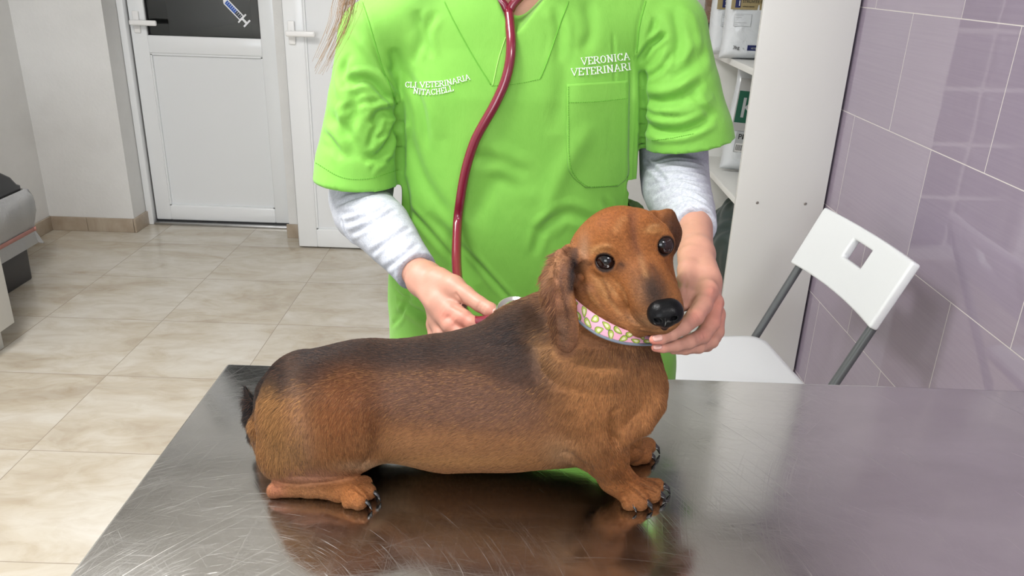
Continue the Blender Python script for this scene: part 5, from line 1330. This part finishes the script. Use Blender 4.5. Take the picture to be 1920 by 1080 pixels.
# ================================================================== FOLDING CHAIR
m_wp = M('white_plastic', (.80, .83, .84), .35); m_gt = M('grey_painted_tube', (.13, .14, .145), .35, .3)
bump(m_wp, noise(m_wp, coord(m_wp), 300, 2), .06, .0005)
U_ = nv([.045, -.42, 0]); V_ = nv([-.42, -.045, 0]); C0 = np.array([.552, 1.91, 0])
ch = empty('folding_chair', tuple(C0)); tag(ch, 'white plastic folding chair with grey tube legs against the lilac tiles', 'chair')
def cw(u, v, z): return C0+U_*u+V_*v+np.array([0, 0, z])
SLP = .442
for s_ in (-1, 1):
    b = MB(); b.tube([cw(s_*.205, -SLP*z, z) for z in (.01, .3, .5, .70, .80)], .0115, 20); l = adp(b.build('leg', m_gt), ch)
    b = MB(); b.tube([cw(s_*.185, .15, .432), cw(s_*.185, -.05, .25), cw(s_*.185, -.325, .01)], .010, 20); adp(b.build('leg', m_gt), ch)
b = MB(); b.tube([cw(-.205, -SLP*.13, .13), cw(.205, -SLP*.13, .13)], .008, 14); b.tube([cw(-.185, -.28, .05), cw(.185, -.28, .05)], .008, 14); adp(b.build('stretcher', m_gt), ch)
# seat: rounded slab
def rrect(hw, hd, r, n=8):
    out = []
    for cx_, cy_, a0 in ((hw-r, hd-r, 0), (-hw+r, hd-r, 90), (-hw+r, -hd+r, 180), (hw-r, -hd+r, 270)):
        for i in range(n+1): a = math.radians(a0+90*i/n); out.append((cx_+r*math.cos(a), cy_+r*math.sin(a)))
    return out
b = MB(); R0 = rrect(.180, .185, .05); prev = None
for sc, z in ((.93, .424), (1.0, .430), (1.0, .446), (.97, .452), (.90, .4525), (.5, .448), (.05, .446)):
    ring = [b.b.verts.new(cw(x*sc, y*sc-.015, z)) for x, y in R0]
    if prev:
        for i in range(len(ring)):
            f = b.b.faces.new((prev[i], prev[(i+1) % len(ring)], ring[(i+1) % len(ring)], ring[i])); f.smooth = True
    else: b.b.faces.new(list(reversed(ring)))
    prev = ring
b.b.faces.new(prev); adp(b.build('seat', m_wp), ch)
# backrest with a hand hole
nU, nS = 48, 20; V = []; idx = {}
def bp(u, s_, off=0.0):
    z = .655+.165*s_; bow = .012*(1-(u/.225)**2); zc = z-.0018*(1-(u/.225)**2)*(1-s_)*4*(-1)
    return cw(u, -SLP*z-bow-off+.012, zc)
us = np.linspace(-.225, .225, nU+1); ss = np.linspace(0, 1, nS+1); F = []
for i, u in enumerate(us):
    for j, s_ in enumerate(ss): V.append(bp(u, s_))
for i in range(nU):
    for j in range(nS):
        um = (us[i]+us[i+1])/2; sm_ = (ss[j]+ss[j+1])/2
        if abs(um-.010) < .046 and .50 < sm_ < .80: continue
        a = i*(nS+1)+j; F.append((a, a+1, a+nS+2, a+nS+1))
me = mesh_from('backrest', V, F); o = link('backrest', me, m_wp); md = o.modifiers.new('s', 'SOLIDIFY'); md.thickness = .024; md.offset = 0; md2 = o.modifiers.new('b', 'BEVEL'); md2.width = .006; md2.segments = 3; md2.limit_method = 'ANGLE'; adp(o, ch)
# ================================================================== WASTE BIN
m_bin = M('grey_plastic', (.055, .055, .058), .45); m_lid = M('black_plastic', (.018, .018, .020), .3); m_flap = M('grey_flap', (.09, .09, .095), .3)
m_film = M('translucent_bag_film', (.60, .61, .62), .45, 0.0, Transmission_Weight=.25, Alpha=.78)
bump(m_film, noise(m_film, coord(m_film, scale=(1, 1, .4)), 14, 4, .6, .5), .6, .02)
m_strip = M('pink_drawstring', (.62, .28, .24), .5)
bn_ = empty('waste_bin', (-2.385, 3.28, 0)); tag(bn_, 'grey waste bin with a black swing lid lined with a white bag', 'waste bin')
def loft(rings, name, mat, caps=True, sm=True):
    b = MB(); prev = None; first = None
    for R_, z, (ox, oy) in rings:
        ring = [b.b.verts.new((x+ox, y+oy, z if not callable(z) else z(x, y))) for x, y in R_]
        if prev:
            for i in range(len(ring)):
                f = b.b.faces.new((prev[i], prev[(i+1) % len(ring)], ring[(i+1) % len(ring)], ring[i])); f.smooth = sm
        else: first = ring
        prev = ring
    if caps: b.b.faces.new(list(reversed(first))); b.b.faces.new(prev)
    return b.build(name, mat)
cx_, cy_ = -2.385, 3.28; O = (cx_, cy_)
adp(loft([(rrect(.140, .18, .02), 0.0, O), (rrect(.142, .182, .02), .004, O), (rrect(.145, .198, .022), .415, O)], 'bin_body', m_bin), bn_)
# liner folded over the rim with a ragged hem
def lin(r_, z, wob, ph_):
    R_ = rrect(*r_, .03, 14); n_ = len(R_); return [(x*(1+wob*math.sin(i*1.7+ph_))*(1+(r_[0]-.13)*6.0 if x > 0 else 1-(r_[0]-.15)*1.0), y*(1+wob*math.sin(i*1.3+ph_))) for i, (x, y) in enumerate(R_)]
hem = lambda x, y: .185+.02*math.sin(x*60)+.015*math.sin(y*45)
o = loft([(lin((.152, .208), 0, .0, 0), .424, O), (lin((.158, .222), 0, .02, 0), .420, O), (lin((.160, .232), 0, .05, 1), .39, O), (lin((.160, .234), 0, .05, 2), .355, O), (lin((.158, .234), 0, .06, 1.5), .32, O), (lin((.157, .230), 0, .04, 2.4), .28, O), (lin((.154, .224), 0, .02, 3), .242, O), (lin((.154, .226), 0, .02, 3), .226, O), (lin((.160, .246), 0, .05, 4), hem, O)], 'bin_liner', m_film, caps=False); adp(o, bn_)
o2 = loft([(lin((.1555, .2255), 0, .02, 3), .243, O), (lin((.1555, .2275), 0, .02, 3), .225, O)], 'drawstring', m_strip, caps=False); md = o2.modifiers.new('s', 'SOLIDIFY'); md.thickness = .002; md.offset = 1; o2.parent = o
adp(loft([(rrect(.152, .214, .03), .405, O), (rrect(.156, .218, .03), .410, O), (rrect(.156, .218, .03), .437, O), (rrect(.148, .208, .03), .444, O), (rrect(.138, .188, .03), .480, O), (rrect(.115, .160, .03), .507, O), (rrect(.105, .145, .03), .513, O)], 'bin_lid', m_lid), bn_)
adp(loft([(rrect(.102, .140, .02), .5115, O), (rrect(.100, .138, .02), .517, O), (rrect(.080, .115, .02), .519, O)], 'swing_flap', m_flap), bn_)
# ================================================================== LOW CABINET (left edge of the view)
cb = empty('cabinet', (-2.22, 1.98, 0)); tag(cb, 'low white cabinet with a recessed plinth at the left edge', 'cabinet')
m_cab = M('white_melamine', (.66, .66, .63), .3)
CX, CY = -1.893, 2.755
b = MB(); b.box((XL+.014, 1.2, .10), (CX-.02, CY, .85), .001); adp(b.build('cabinet_body', m_cab), cb)
b = MB(); b.box((XL+.014, 1.2, 0), (CX-.055, CY-.012, .10), .001); adp(b.build('plinth', m_cab), cb)
for i in range(3):
    y0 = 1.2+i*.5183; b = MB(); b.box((CX-.0195, y0+.0015, .103), (CX, y0+.5168, .845), .0015); d_ = adp(b.build('cabinet_door', m_cab), cb)
    b = MB(); b.tube([(CX, y0+.44, .72), (CX+.025, y0+.44, .72), (CX+.025, y0+.44, .60), (CX, y0+.44, .60)], .005, 10); adp(b.build('handle', m_chrome), cb).parent = d_
b = MB(); b.box((XL+.014, 1.19, .85), (CX+.012, CY+.008, .878), .003); adp(b.build('countertop', m_lam), cb)
